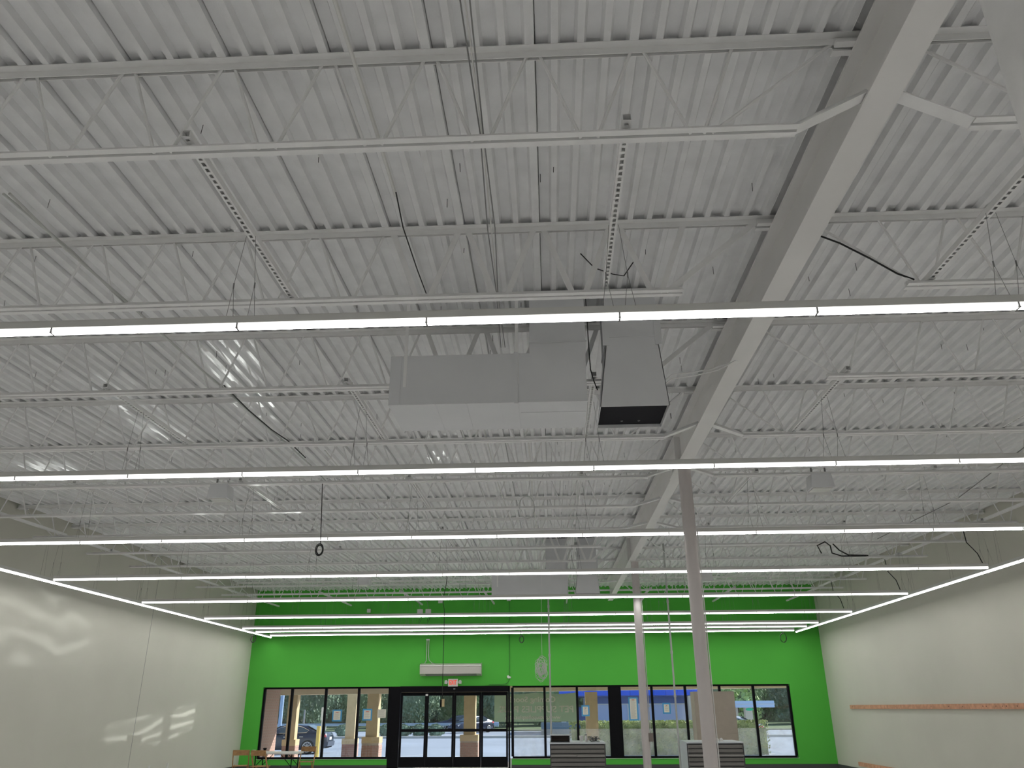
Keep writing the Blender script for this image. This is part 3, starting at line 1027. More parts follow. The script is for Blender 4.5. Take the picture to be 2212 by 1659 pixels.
MB().box(-.05, .33, 19.02, 19.48, -.69, -.675).build('bottom', M['base'], tr)
wp = MB()
rr = random.Random(5)
for _ in range(9):
    cx, cy = .88 + rr.uniform(-.05, .05), 19.25 + rr.uniform(-.03, .03)
    R_ = rr.uniform(.05, .11)
    tz = rr.uniform(-.66, -.62)
    pts = [(cx + R_ * math.cos(a), cy + R_ * .6 * math.sin(a), max(-.684, tz + .05 * math.sin(a * 2 + R_ * 30) )) for a in [i * math.pi / 6 for i in range(12)]]
    wp.tube(pts, .004, 4, closed=True)
tag(wp.build('wire_pile', M['base'], at=(.88, 19.25, -.69)), 'tangled heap of dark wire on top of the left shelving unit', 'wire')
cup = MB().lathe([(.035, -.69), (.04, -.69), (.05, -.57), (.045, -.57)], (.62, 19.45), 14)
tag(cup.build('plastic_bottle', M['white'], at=(.62, 19.45, -.69), smooth=True), 'white plastic cup standing on the left shelving unit', 'cup')
sp = thing('spray_bottle', 'white spray bottle with grey trigger on the left shelving unit', 'bottle', (.72, 19.3, -.69))
MB().lathe([(.03, -.69), (.032, -.68), (.032, -.60), (.014, -.575), (.012, -.56)], (.72, 19.3), 14).build('bottle', M['white'], sp, smooth=True)
MB().box(.69, .745, 19.29, 19.31, -.56, -.535).build('trigger', M['clip'], sp)
for xx, nm in ((3.60, 'left one'), (3.69, 'right one')):
    pb = MB().prism_y([(xx - .035, -.69), (xx + .03, -.69), (xx + .035, -.645), (xx + .01, -.62), (xx - .03, -.63)], 19.25, 19.31)
    tag(pb.build('crumpled_paper', M['white'], at=(xx, 19.28, -.69)), 'crumpled white paper on the right shelving unit, ' + nm, 'paper', 'crumpled papers on the shelving')

# tall cabinet behind the second shelving unit
cb = thing('tall_cabinet', 'tall taupe panel cabinet standing behind the tall round column', 'cabinet', (4.35, 23.3, FL))
MB().box(3.79, 4.86, 23.0, 23.6, FL + .04, .40).build('body', M['taupe'], cb)
MB().box(4.12, 4.13, 22.994, 23.0, FL + .1, .38).build('door_gap', M['base'], cb)
MB().box(4.13, 4.85, 22.992, 23.0, FL + .1, -.64).build('lower_door', M['taupe'], cb)
MB().box(4.13, 4.85, 22.992, 23.0, -.63, .39).build('upper_door', M['taupe'], cb)
MB().box(3.82, 4.83, 23.02, 23.58, FL, FL + .04).build('plinth', M['base'], cb)

# poles
def pole(x, y, z0, label):
    t = thing('power_pole', label, 'pole', (x, y, z0), 'thin conduit poles')
    top = deck(y) - .01
    MB().tube([(x, y, z0), (x, y, 1.2)], .022, 10).build('pole_section', M['galv'], t, smooth=True)
    MB().tube([(x, y, 1.2), (x, y, top)], .022, 10).build('pole_section', M['galv'], t, smooth=True)
    for z in (.25, 1.2, 2.35):
        MB().tube([(x, y, z - .03), (x, y, z + .03)], .029, 10).build('coupling', M['galv'], t, smooth=True)
pole(-.055, 20.3, FL, 'thin grey conduit pole rising behind the left shelving unit')
pole(2.80, 19.6, FL, 'thin grey conduit pole rising beside the right shelving unit')

# folding table and chairs
tb = thing('folding_table', 'white folding table with black legs near the left window', 'table', (-7.5, 23.3, FL))
MB().hexa([(-8.12, 22.95, -1.10), (-6.90, 22.95, -1.10), (-6.90, 23.7, -1.10), (-8.12, 23.7, -1.10),
           (-8.12, 22.95, -1.055), (-6.90, 22.95, -1.055), (-6.90, 23.7, -1.055), (-8.12, 23.7, -1.055)]).build('table_top', M['white'], tb)
for xx, s in ((-8.0, 1), (-7.02, -1)):
    for yy in (23.02, 23.62):
        MB().tube([(xx, yy, -1.10), (xx, yy, FL)], .014, 8).build('leg', M['black'], tb, smooth=True)
        MB().tube([(xx, yy, -1.40), (xx + s * .3, yy, -1.10)], .009, 6).build('brace', M['black'], tb)
    MB().tube([(xx, 23.02, -1.45), (xx, 23.62, -1.45)], .010, 6).build('crossbar', M['black'], tb)
def chair(cx, cy, rot, label):
    c = thing('folding_chair', label, 'chair', (cx, cy, FL), 'wooden folding chairs at the white table')
    c.rotation_euler.z = rot
    W, h = .42, .80
    def B(nm, a, b, w1, w2, m=M['wood']):
        mb = MB().bar(a, b, w1, w2)
        me = mb.mesh(nm, m, (0, 0, 0))
        o = bpy.data.objects.new(nm, me)
        COL.objects.link(o)
        o.parent = c
    for s in (-1, 1):
        x_ = s * (W / 2 - .012)
        B('back_leg', (x_, -.22, 0), (x_, .14, h), .022, .040)          # long frame: front foot to back top
        x_ = s * (W / 2 - .045)
        B('front_leg', (x_, .24, 0), (x_, -.18, .44), .022, .036)
    B('backrest', (-W / 2, .125, h - .05), (W / 2, .125, h - .05), .022, .13)
    for i in range(5):
        y_ = -.20 + i * .085
        B('seat_slat', (-W / 2 + .03, y_, .435), (W / 2 - .03, y_, .435), .075, .016)
    B('stretcher', (-W / 2, -.16, .12), (W / 2, -.16, .12), .022, .03)
    B('stretcher', (-W / 2 + .04, .19, .12), (W / 2 - .04, .19, .12), .022, .03)
chair(-8.22, 22.55, math.pi + .25, 'wooden folding chair closest to the left wall')
chair(-7.62, 22.3, math.pi - .2, 'wooden folding chair in front of the white table')
chair(-6.95, 24.25, 0.05, 'wooden folding chair behind the right end of the white table')
cp = MB().lathe([(.035, -1.055), (.035, -1.0), (.05, -1.0), (.05, -.965), (.02, -.96)], (-7.93, 23.5), 12)
tag(cp.build('lidded_cup', M['black'], at=(-7.93, 23.5, -1.055), smooth=True), 'small black lidded cup on the white table', 'cup')
pt = MB().box(-8.09, -8.02, 22.97, 23.03, -1.055, -.99)
tag(pt.build('white_tin', M['white'], at=(-8.05, 23.0, -1.055)), 'small white box on the left end of the white table', 'box')
for yy, lb in ((20.95, 'left'), (21.95, 'right')):
    st = MB().box(-9.92, -9.88, yy - .02, yy + .02, FL, -1.24)
    tag(st.build('floor_post', M['white'], at=(-9.9, yy, FL)), 'short white metal post near the left wall, %s one of two' % lb, 'post', 'short posts near the left wall')

# ------------------------------------------------------------------ conduits, cables and coils under the roof
def strand(name, label, cat, pts, r, m, extra=None, group=None):
    mb = MB().tube(pts, r, 6)
    if extra:
        extra(mb)
    c = pts[len(pts) // 2]
    return tag(mb.build(name, m, at=tuple(c)), label, cat, group)
strand('flexible_conduit', 'white flexible conduit passing through the nearest joist left of centre', 'conduit',
       [(-.97, .4, 3.12), (-.96, 2.0, 3.12), (-.955, 2.9, 3.11), (-.94, 3.6, 3.08), (-.935, 4.2, 3.06)], .012, M['wwire'])
strand('cable', 'thin dark cable drooping between the two nearest joists', 'cable',
       [(-.925, 4.15, 3.05), (-.94, 4.5, 3.02), (-.92, 5.0, 2.98), (-.905, 5.33, 2.97)], .0045, M['bwire'])
for i, dx in enumerate((-.018, 0, .018)):
    strand('cable', 'thin cable of the bundle crossing the nearest joist at centre, ' + ('leftmost strand', 'white middle strand', 'rightmost strand')[i], 'cable',
           [(-.33 + dx, .4, 3.02), (-.33 + dx * 1.3, 2.6, 3.02), (-.325 + dx * .5, 3.55, 2.985), (-.34 + dx * 1.4, 4.5, 2.985), (-.36 + dx * .3, 5.4, 2.995), (-.37 + dx, 6.35, 2.97)], .004, M['wire'] if i != 1 else M['wwire'], group='cable bundle at the centre')
strand('conduit', 'thin white conduit above the nearest joist left of the cable bundle', 'conduit',
       [(-.70, .4, 3.44), (-.68, 2.6, 3.44), (-.655, 3.3, 3.44)], .007, M['steel'])
strand('conduit', 'long conduit pair left of centre between the second and sixth joists', 'conduit',
       [(-3.36, 4.0, 3.03), (-3.34, 4.6, 3.0), (-3.30, 5.45, 3.0), (-3.29, 6.8, 3.02), (-3.27, 7.3, 3.03), (-3.26, 8.2, 3.04), (-3.22, 9.1, 3.05), (-3.2, 10.2, 3.06), (-3.22, 11.0, 3.07)], .010, M['galv'],
       extra=lambda mb: mb.tube([(-3.40, 4.0, 3.03), (-3.36, 4.7, 3.04), (-3.33, 5.45, 3.0)], .009, 6))
strand('cable', 'dark cable sagging beside the left conduit near the fourth joist', 'cable',
       [(-3.23, 7.2, 3.02), (-3.235, 7.9, 3.02), (-3.18, 8.5, 3.0), (-3.17, 9.05, 3.05), (-3.17, 9.8, 3.06)], .007, M['bwire'])
strand('conduit', 'bright white conduit beyond the third light row, left of centre', 'conduit',
       [(-2.86, 9.6, 3.09), (-2.9, 11.4, 3.09), (-2.96, 13.2, 3.09), (-3.0, 16.4, 3.12)], .008, M['wwire'])
strand('conduit', 'thin bright conduit running toward the far duct', 'conduit',
       [(-.74, 7.3, 3.05), (-.74, 11.2, 3.08), (-.70, 13.0, 3.09), (-.62, 16.3, 3.12)], .008, M['wwire'])
strand('cable', 'pale ragged cable hanging along the centre before the far duct', 'cable',
       [(-.23, 9.2, 3.06), (-.22, 10.6, 3.03), (-.25, 12.0, 3.09), (-.25, 12.7, 3.08), (-.22, 14.5, 3.08)], .010, M['wwire'])
strand('cable', 'black cable curving between joist web and girder beside the duct', 'cable',
       [(.30, 5.36, 3.30), (.42, 5.6, 3.31), (.60, 5.9, 3.42), (.70, 6.0, 3.46), (.78, 5.8, 3.50)], .005, M['bwire'])
strand('cable', 'dark cable hanging in the gap between the two near ducts', 'cable',
       [(.39, 6.5, 3.56), (.40, 6.5, 2.95), (.405, 6.5, 2.80), (.43, 6.52, 2.70), (.462, 6.55, 2.62)], .005, M['bwire'])
strand('cable', 'pair of pale cables arching from the near duct to the girder', 'cable',
       [(1.06, 6.9, 2.80), (1.2, 6.95, 2.92), (1.4, 7.0, 2.96), (1.6, 7.02, 3.0), (1.87, 7.05, 3.10)], .006, M['steel'],
       extra=lambda mb: mb.tube([(1.06, 6.9, 2.77), (1.2, 6.95, 2.88), (1.42, 7.0, 2.925), (1.65, 7.02, 2.985), (1.87, 7.05, 3.11)], .006, 6))
strand('cable', 'black cable tied along the end brace right of the girder', 'cable',
       [(2.12, 5.36, 3.42), (2.3, 5.35, 3.32), (2.5, 5.34, 3.17), (2.68, 5.34, 3.03), (2.8, 5.35, 2.98)], .007, M['bwire'])
strand('conduit', 'dark conduit high on the right beside the third light row', 'conduit',
       [(6.20, 10.0, 3.12), (6.45, 11.6, 3.12), (6.66, 13.0, 3.12), (6.62, 14.6, 3.12), (6.6, 16.2, 3.12)], .007, M['wire'])
def coil(name, label, c, R_, n, r, m, wire_top, seed, sq=1.0, tag_=None):
    rr = random.Random(seed)
    mb = MB()
    mb.tube([wire_top, (c[0] + (wire_top[0] - c[0]) * .4, c[1], (wire_top[2] + c[2]) / 2), (c[0] + .01, c[1], c[2] + R_ * sq)], r, 5)
    for i in range(n):
        a0 = rr.uniform(-.25, .25)
        R2 = R_ * (rr.uniform(.78, 1.05) if n < 8 else rr.uniform(.30, 1.05))
        tilt = rr.uniform(-.6, .6)
        oy = rr.uniform(-.02, .02)
        jx, jz = (0, 0) if n < 8 else (rr.uniform(-.22, .22) * R_, rr.uniform(-.45, .45) * R_)
        pts = []
        for j in range(20):
            a = j * math.pi / 10
            px, pz = R2 * math.cos(a) * .72, R2 * sq * math.sin(a)
            pts.append((c[0] + jx + (0 if n < 8 else (rr.random() - .5) * .04) + px * math.cos(a0) * math.cos(tilt) - pz * math.sin(a0) * .3, c[1] + oy + px * math.sin(tilt), c[2] + jz + pz))
        mb.tube(pts, r, 5, closed=True)
    return tag(mb.build(name, m, at=tuple(c)), label, 'cable')
coil('cable_coil', 'black cable coil hanging just below the third light row', (-3.20, 10.9, 2.06), .075, 4, .006, M['bwire'], (-3.23, 10.87, 3.0), 1, 1.1)
coil('cable_coil', 'large grey cable coil hanging near the centre above third lights', (-.30, 10.85, 2.60), .16, 3, .003, M['galv'], (-.25, 10.85, 3.0), 2, 1.0)
coil('cable_coil', 'small dark ring of cable before the green wall', (-.965, 26.81, 2.08), .12, 2, .008, M['bwire'], (-1.0, 26.85, 2.36), 3)
coil('cable_coil', 'dark cable coil in the left corner before the green wall', (-9.47, 25.85, 2.10), .13, 2, .008, M['bwire'], (-9.5, 25.85, 2.36), 4)
coil('cable_coil', 'dark cable coil in the right corner before the green wall', (7.41, 26.81, 2.05), .14, 2, .008, M['bwire'], (7.4, 26.86, 2.36), 6)
coil('cable_bundle', 'bright white bundled cable hanging above the left shelving unit', (-.245, 20.0, .87), .20, 20, .005, M['wwire'], (-.22, 20.05, 3.11), 9, 1.25)
strand('black_cable_loop', 'black cable loops lying on a joist near the right wall', 'cable',
       [(5.478, 16.289, 2.866), (5.387, 16.198, 3.003), (5.551, 16.198, 3.076), (5.66, 16.244, 3.003), (5.688, 16.289, 2.866), (5.87, 16.289, 2.803), (6.279, 16.471, 2.83), (6.461, 16.562, 2.848)], .014, M['bwire'],
       extra=lambda mb: mb.tube([(5.733, 16.289, 3.049), (5.824, 16.244, 2.912), (6.006, 16.289, 2.821), (6.461, 16.471, 2.839)], .014, 6))
for X_, Yy, zz, lb in ((7.62, 14.63, 2.98, 'fourth'), (7.55, 18.07, 3.02, 'fifth'), (7.5, 21.55, 3.05, 'sixth')):
    strand('power_cable', 'black power cable feeding the right end of the %s light row' % lb, 'cable',
           [(X_ - .12, Yy - .02, zz), (X_ - .10, Yy, zz - .25), (X_ + .05, Yy, zz - .45), (X_ + .10, Yy, ZL + .10)], .009, M['bwire'])
# pull-cord switch
pc = thing('pull_cord', 'long black cord with a small brass-coloured end hanging before the doors', 'cord', (-2.6, 20.0, .07))
MB().tube([(-2.58, 20.05, 3.10), (-2.585, 20.0, 2.9), (-2.66, 20.0, 2.5), (-2.615, 20.0, 2.2), (-2.615, 20.0, .22)], .008, 6).build('cord', M['bwire'], pc)
MB().box(-2.66, -2.62, 19.98, 20.04, .04, .20).build('switch_back', M['black'], pc)
MB().box(-2.62, -2.56, 19.97, 20.03, .05, .22).build('switch_face', mat('brass_plate', (.62, .50, .28), .5), pc)
jb = thing('hanging_box', 'pair of small white boxes with looped cables below the sixth light row', 'junction box', (-4.1, 25.45, 2.7))
for xx in (-4.18, -3.92):
    MB().box(xx, xx + .16, 25.40, 25.52, 2.74, 2.90).build('box_body', M['white'], jb)
for a_, dx in ((-4.10, .0), (-3.84, .12)):
    MB().tube([(a_, 25.5, 2.76), (a_ + .04, 25.5, 2.60), (a_ - .03, 25.5, 2.45), (a_ - .02, 25.5, 2.62)], .008, 5).build('loop', M['bwire'], jb)
    MB().tube([(a_, 25.5, 2.9), (a_ - .04, 25.5, 3.1), (a_ - .2 + dx, 25.52, 3.18)], .008, 5).build('feed_cable', M['wire'], jb)

# nails poking through the deck
nl = MB()
rr = random.Random(11)
for k in range(1, 9):
    for _ in range(26):
        xx, yy = rr.uniform(-6, 6), JY(k) + rr.uniform(.2, 1.7)
        z = deck(yy) + .03
        nl.tube([(xx, yy, z), (xx + rr.uniform(-.006, .006), yy + rr.uniform(-.006, .006), z - .075)], .0022, 4)
nl = nl.build('roofing_nail', M['bwire'], ceil)
nl['kind'] = 'stuff'

# ------------------------------------------------------------------ notices on the glass
def notice(x0, x1, z0, z1, label, border=True, y=None, texty=True):
    y = (YG - .012) if y is None else y
    t = thing('paper_notice', label, 'notice', ((x0 + x1) / 2, y, z0), 'paper notices on the shop glass')
    b = .045 if border else 0
    if border:
        MB().box(x0, x1, y, y + .003, z1 - b, z1).build('tape_strip', M['tape'], t)
        MB().box(x0, x1, y, y + .003, z0, z0 + b).build('tape_strip', M['tape'], t)
        MB().box(x0, x0 + b, y, y + .003, z0 + b, z1 - b).build('tape_strip', M['tape'], t)
        MB().box(x1 - b, x1, y, y + .003, z0 + b, z1 - b).build('tape_strip', M['tape'], t)
    MB().box(x0 + b, x1 - b, y - .001, y + .002, z0 + b, z1 - b).build('sheet', M['paper'], t)
    tx = MB()
    n = max(3, int((z1 - z0 - 2 * b) / .03))
    for i in range(n):
        z = z1 - b - .03 - i * .028
        if z < z0 + b + .02: break
        tx.box(x0 + b + .03, x1 - b - .03 - (i % 3) * .02, y - .002, y - .001, z - .004, z + .004)
    tx.build('print_lines', M['ink'], t)
    if border:
        MB().box(x0 + b + .07, x1 - b - .07, y - .003, y - .001, z1 - b - .05, z1 - b - .03).build('red_heading', M['inkred'], t)
notice(-7.31, -6.99, -.36, -.0, 'blue-taped paper notice on the third window from the left', True)
notice(-6.30, -5.98, -.34, .02, 'blue-taped paper notice on the fourth window from the left', True)
notice(-5.80, -5.52, -.26, -.0, 'plain grey notice right of the blue-taped one on the left window', False)
notice(.93, 1.19, -.24, .09, 'pale blue-taped notice left of the wide black window post', True)
notice(2.47, 2.78, -.38, .33, 'tall paper poster with blue tape just left of the second column', True)
notice(3.57, 3.83, -.18, .15, 'blue-taped notice right of the second column', True)

# ------------------------------------------------------------------ outside: walkway, canopy, brick piers
LOT = -2.02
struct('sidewalk', MB().box(-24, 22, WTH, 32.6, -2.1, -1.84), M['walk'])
lot = MB().box(-120, 120, 32.6, 160, LOT - .2, LOT)
struct('parking_lot', lot, M['asphalt'])
ls = MB()
for i in range(-7, 9):
    xx = i * 2.75 - 1.0
    ls.poly([(xx, 36.0, LOT + .004), (xx + .12, 36.0, LOT + .004), (xx + 3.2, 41.6, LOT + .004), (xx + 3.08, 41.6, LOT + .004)], [(0, 1, 2, 3)])
tag(ls.build('parking_line', M['white']), kind='structure')
def cz(x, z): return z + .0075 * x
def tilted(x0, x1, y0, y1, z0, z1):
    return MB().hexa([(x0, y0, cz(x0, z0)), (x1, y0, cz(x1, z0)), (x1, y1, cz(x1, z0)), (x0, y1, cz(x0, z0)),
                      (x0, y0, z1), (x1, y0, z1), (x1, y1, z1), (x0, y1, z1)])
cn = tilted(-24, 22, 31.05, 31.55, .67, 1.6)
cn.box(-24, 22, WTH, 31.05, 1.05, 1.6)
cnp = struct('canopy', cn, M['stucco'])
tilted(-24, 22, 31.0, 31.56, .585, .80).build('canopy_lip', M['cream'], cnp)
MB().box(-9.4, -5.2, 29.6, 30.4, .72, .80).build('soffit_light_box', M['white'], cnp)

def brick_run(root, x0, x1, y, z0, z1, m, bl=.20, bh=.065, face='y', lim=600):
    """courses of separate bricks standing proud of the mortar"""
    me = {}
    z, row = z0, 0
    while z + bh < z1 + .01:
        xx = x0 - (bl / 2 if row % 2 else 0)
        while xx < x1 - .02:
            a, b = max(xx, x0) + .005, min(xx + bl, x1) - .005
            if b - a > .03:
                key = round(b - a, 3)
                if key not in me:
                    mb = MB()
                    if face == 'y': mb.box(0, key, -.012, 0, .005, bh - .005)
                    else: mb.box(0, .012, 0, key, .005, bh - .005)
                    me[key] = mb.mesh('brick', m)
                inst('brick', me[key], (a, y, z) if face == 'y' else (y, a, z), root)
            xx += bl
        z += bh
        row += 1

def post(xc, yf, wsh, wb, label, zt=.55, basetop=-1.06):
    p = thing('canopy_column', label, 'column', (xc, yf + wb / 2, LOT), 'tan stucco columns of the walkway canopy')
    cy = yf + wb / 2
    MB().box(xc - wsh / 2, xc + wsh / 2, cy - wsh / 2, cy + wsh / 2, basetop, zt).build('shaft', M['stucco'], p)
    MB().box(xc - wb / 2, xc + wb / 2, cy - wb / 2, cy + wb / 2, basetop - .20, basetop).build('stucco_cap', M['stucco'], p)
    MB().box(xc - wb / 2 + .012, xc + wb / 2 - .012, cy - wb / 2 + .012, cy + wb / 2 - .012, -1.84, basetop - .20).build('mortar_core', M['mortar'], p)
    x0, x1 = xc - wb / 2 + .012, xc + wb / 2 - .012
    brick_run(p, x0, x1, cy - wb / 2 + .012, -1.84, basetop - .2, M['brick'], .2, .08)
    brick_run(p, cy - wb / 2 + .012, cy + wb / 2 - .012, x1, -1.84, basetop - .2, M['bricksun'], .2, .08, 'x')
post(-9.62, 31.0, .34, .50, 'tan stucco canopy column in front of the dark sedan', basetop=-1.0)
post(-6.63, 31.0, .42, .64, 'tan stucco canopy column seen beside the grey window notice', basetop=-.93)
post(-3.05, 31.0, .42, .66, 'tan stucco canopy column seen through the sliding doors', basetop=-.87)
post(1.40, 31.0, .44, .52, 'tan stucco canopy column left of the wide black window post')
post(-8.66, 36.2, .40, .60, 'farther tan stucco column seen through the third left window', zt=.72, basetop=-1.14)
MB().box(-24, -7.5, 36.4, 36.8, .66, 1.6).build('canopy_return', M['stucco'], cnp)
bp = thing('brick_pier', 'wide pink brick pier at the left end of the windows', 'pier', (-10.6, 29.3, LOT))
MB().box(-11.45, -9.91, 28.3, 30.4, LOT, 1.05).build('mortar_core', M['mortar'], bp)
brick_run(bp, 28.85, 30.4, -9.91, -1.60, .74, M['bricksun'], .2, .09, 'x')
MB().box(-9.91, -9.90, 28.3, 28.85, LOT, 1.05).build('brick_face', M['bricksun'], bp)

# banner hung between the columns, seen from behind
bn = thing('banner', 'large green banner with mirrored lettering hanging outside the windows', 'banner', (-.6, 30.2, -.43))
bx0, bx1, bz0, bz1 = -2.08, .82, -.43, .52
mb = MB()
NX, NZ = 24, 6
pts = []
for j in range(NZ + 1):
    for i in range(NX + 1):
        fx, fz = i / NX, j / NZ
        sag = .05 * math.sin(math.pi * ((fx * 2) % 1)) * fz
        pts.append((bx0 + (bx1 - bx0) * fx, 30.2 + .02 * math.sin(fx * 9 + fz * 2), bz0 + (bz1 - bz0) * fz - sag))
mb.poly(pts, [(j * (NX + 1) + i, j * (NX + 1) + i + 1, (j + 1) * (NX + 1) + i + 1, (j + 1) * (NX + 1) + i) for j in range(NZ) for i in range(NX)])
mb.build('banner_cloth', M['banner'], bn, smooth=True)
for body, size, cx, cz, wid in (('Coming Soon!', .26, -.72, .29, 1.62), ('PET SUPPLIES PLUS.', .30, -.62, -.035, 2.68), ('www.petsuppliesplus.com', .17, -.72, -.29, 1.95)):
    tm = text_mesh(body, size, M['bannertext'], .002, 0.006)
    xs_ = [v.co.x for v in tm.vertices]
    o = inst('banner_lettering', tm, (cx, 30.165, cz), bn)
    o.rotation_euler = (math.pi / 2, 0, 0)
    s_ = wid / (max(xs_) - min(xs_))
    o.scale = (-s_, 1.0, 1)
for xx in (bx0 + .02, (bx0 + bx1) / 2, bx1 - .02):
    MB().tube([(xx, 30.2, bz1 - .03), (xx, 30.7, .7), (xx, 31.03, .8)], .006, 4).build('tie_rope', M['wwire'], bn)

# ------------------------------------------------------------------ cars
def car(x, y, z, rot, paint, label, L=4.8, W=1.82, hc=1.45):
    """built nose to -x: lofted lower body and greenhouse, glazing, wheels, lamps"""
    c = thing('car', label, 'car', (x, y, z))
    c.rotation_euler.z = rot
    def add(nm, mb, m, smooth=True):
        o = bpy.data.objects.new(nm, mb.mesh(nm, m, (0, 0, 0), smooth))
        COL.objects.link(o)
        o.parent = c
        return o
    def loft(sections, n):
        mb = MB()
        base = 0
        for s in sections:
            mb.v += s
        for i in range(len(sections) - 1):
            for k in range(n - 1):
                mb.f.append([i * n + k, (i + 1) * n + k, (i + 1) * n + k + 1, i * n + k + 1])
                mb.m.append(0)
        mb.f.append(list(range(n)))
        mb.f.append(list(reversed(range((len(sections) - 1) * n, len(sections) * n))))
        mb.m += [0, 0]
        return mb
    st = [(-2.40, .40, .55, .62), (-2.32, .28, .66, .74), (-2.0, .22, .76, .86), (-1.5, .20, .84, .90), (-.9, .20, .95, .91), (0, .20, .98, .91),
          (.9, .20, 1.0, .91), (1.5, .20, 1.02, .90), (2.0, .22, 1.03, .86), (2.3, .28, 1.0, .78), (2.40, .42, .86, .68)]
    secs = []
    for sx, zb, zt, hw in st:
        ring = []
        for hy, hz in ((-.92, 0), (-1, .25), (-1, .6), (-.95, .85), (-.80, 1), (0, 1.02), (.80, 1), (.95, .85), (1, .6), (1, .25), (.92, 0)):
            ring.append((sx * L / 4.8, hw * hy, zb + (zt - zb) * hz))
        secs.append(ring)
    add('body', loft(secs, 11), paint)
    gh = [(-.95, .93, .95, .80), (-.2, .97, 1.32, .76), (.1, .97, 1.41, .66), (.7, .97, 1.43, .65), (1.2, .98, 1.36, .66), (1.95, 1.0, 1.03, .72)]
    secs = []
    for sx, zb, zt, hw in gh:
        ring = []
        for hy, hz in ((-1.12, 0), (-1.02, .6), (-.90, .93), (-.6, 1), (0, 1.03), (.6, 1), (.90, .93), (1.02, .6), (1.12, 0)):
            ring.append((sx * L / 4.8, hw * hy, zb + (zt - zb) * hz))
        secs.append(ring)
    add('roof', loft(secs, 9), paint)
    for s in (-1, 1):
        for nm, poly in (('front_side_window', [(-.70, 1.0), (-.12, 1.27), (.12, 1.33), (.30, 1.35), (.30, 1.0)]), ('rear_side_window', [(.36, 1.0), (.36, 1.35), (.75, 1.345), (1.05, 1.29), (1.42, 1.13), (1.28, 1.02)])):
            pts = []
            for px, pz in poly:
                hw = .755 - (pz - 1.0) * .26
                pts.append((px * L / 4.8, s * (hw + .06), pz))
            q = [(a, b + s * .012, c_) for a, b, c_ in pts]
            n = len(pts)
            mb = MB().poly(pts + q, [tuple(range(n)), tuple(range(n, 2 * n))] + [(i, (i + 1) % n, n + (i + 1) % n, n + i) for i in range(n)])
            add(nm, mb, M['carglass'], False)
            mb2 = MB().tube([(a, b + s * .012, c_) for a, b, c_ in pts], .010, 5, closed=True)
            add('window_trim', mb2, M['chrome'])
        add('door_handle', MB().box(.1, .30, s * .915 - .012, s * .915 + .012, .80, .83), M['chrome'], False)
        add('door_handle', MB().box(.95, 1.15, s * .915 - .012, s * .915 + .012, .81, .84), M['chrome'], False)
        add('tail_light', MB().hexa([(2.02, s * .60 - .24, .80), (2.37, s * .60 - .14, .80), (2.37, s * .60 + .14, .80), (2.02, s * .60 + .27, .80),
                                     (2.02, s * .60 - .24, .93), (2.30, s * .60 - .14, .93), (2.30, s * .60 + .14, .93), (2.02, s * .60 + .26, .95)]), M['taillight'], False)
        add('headlight', MB().hexa([(-2.36, s * .55 - .15, .55), (-2.0, s * .55 - .15, .55), (-2.0, s * .55 + .2, .55), (-2.3, s * .55 + .12, .55),
                                    (-2.34, s * .55 - .15, .68), (-1.95, s * .55 - .15, .74), (-1.95, s * .55 + .2, .74), (-2.25, s * .55 + .12, .68)]), M['alloy'], False)
        for wx in (-1.42, 1.42):
            wh = MB()
            prof = [(.20, -.11), (.30, -.115), (.335, -.09), (.34, 0), (.335, .09), (.30, .115), (.20, .11)]
            n = 28
            b0 = len(wh.v)
            for r, t in prof:
                for k in range(n):
                    a = 2 * math.pi * k / n
                    wh.v.append((wx + r * math.cos(a), s * .83 + t, .34 + r * math.sin(a)))
            for i in range(len(prof) - 1):
                for k in range(n):
                    wh.f.append([b0 + i * n + k, b0 + i * n + (k + 1) % n, b0 + (i + 1) * n + (k + 1) % n, b0 + (i + 1) * n + k])
                    wh.m.append(0)
            wo = add('wheel', wh, M['tyre'])
            rm = MB()
            yr = s * .955
            rm.tube([(wx + .235 * math.cos(a), yr, .34 + .235 * math.sin(a)) for a in [i * math.pi / 12 for i in range(24)]], .02, 6, closed=True)
            for k in range(10):
                a = k * math.pi / 5
                rm.bar((wx, yr, .34), (wx + .235 * math.cos(a), yr, .34 + .235 * math.sin(a)), .02, .038, up=(0, 1, 0))
            rm.tube([(wx, yr - .02, .34), (wx, yr + .02, .34)], .05, 10)
            ro = bpy.data.objects.new('rim', rm.mesh('rim', M['alloy']))
            COL.objects.link(ro)
            ro.parent = wo
            bk = MB().tube([(wx, s * .86, .34), (wx, s * .87, .34)], .24, 20)  # black disc behind the spokes, shade inside the wheel put into colour
            bo = bpy.data.objects.new('brake_shadow', bk.mesh('brake_disc', M['black']))
            COL.objects.link(bo)
            bo.parent = wo
            bo.name = 'brake_disc'
    for s in (-1, 1):
        add('exhaust_trim', MB().box(2.30, 2.41, s * .5 - .12, s * .5 + .12, .36, .42), M['chrome'], False)
    add('trunk_trim', MB().box(2.34, 2.40, -.55, .55, .90, .93), M['chrome'], False)
    add('licence_plate', MB().box(2.385, 2.41, -.22, .22, .66, .80), M['white'], False)
    add('rear_bumper', MB().hexa([(2.20, -.85, .34), (2.44, -.68, .36), (2.44, .68, .36), (2.20, .85, .34), (2.20, -.86, .60), (2.47, -.70, .58), (2.47, .70, .58), (2.20, .86, .60)]), paint, False)
    wsd = [(-.86, .98), (-.24, 1.30)]
    add('windscreen', MB().hexa([(-.92, -.72, .99), (-.90, -.72, .98), (-.90, .72, .98), (-.92, .72, .99), (-.22, -.60, 1.345), (-.20, -.60, 1.335), (-.20, .60, 1.335), (-.22, .60, 1.345)]), M['carglass'], False)
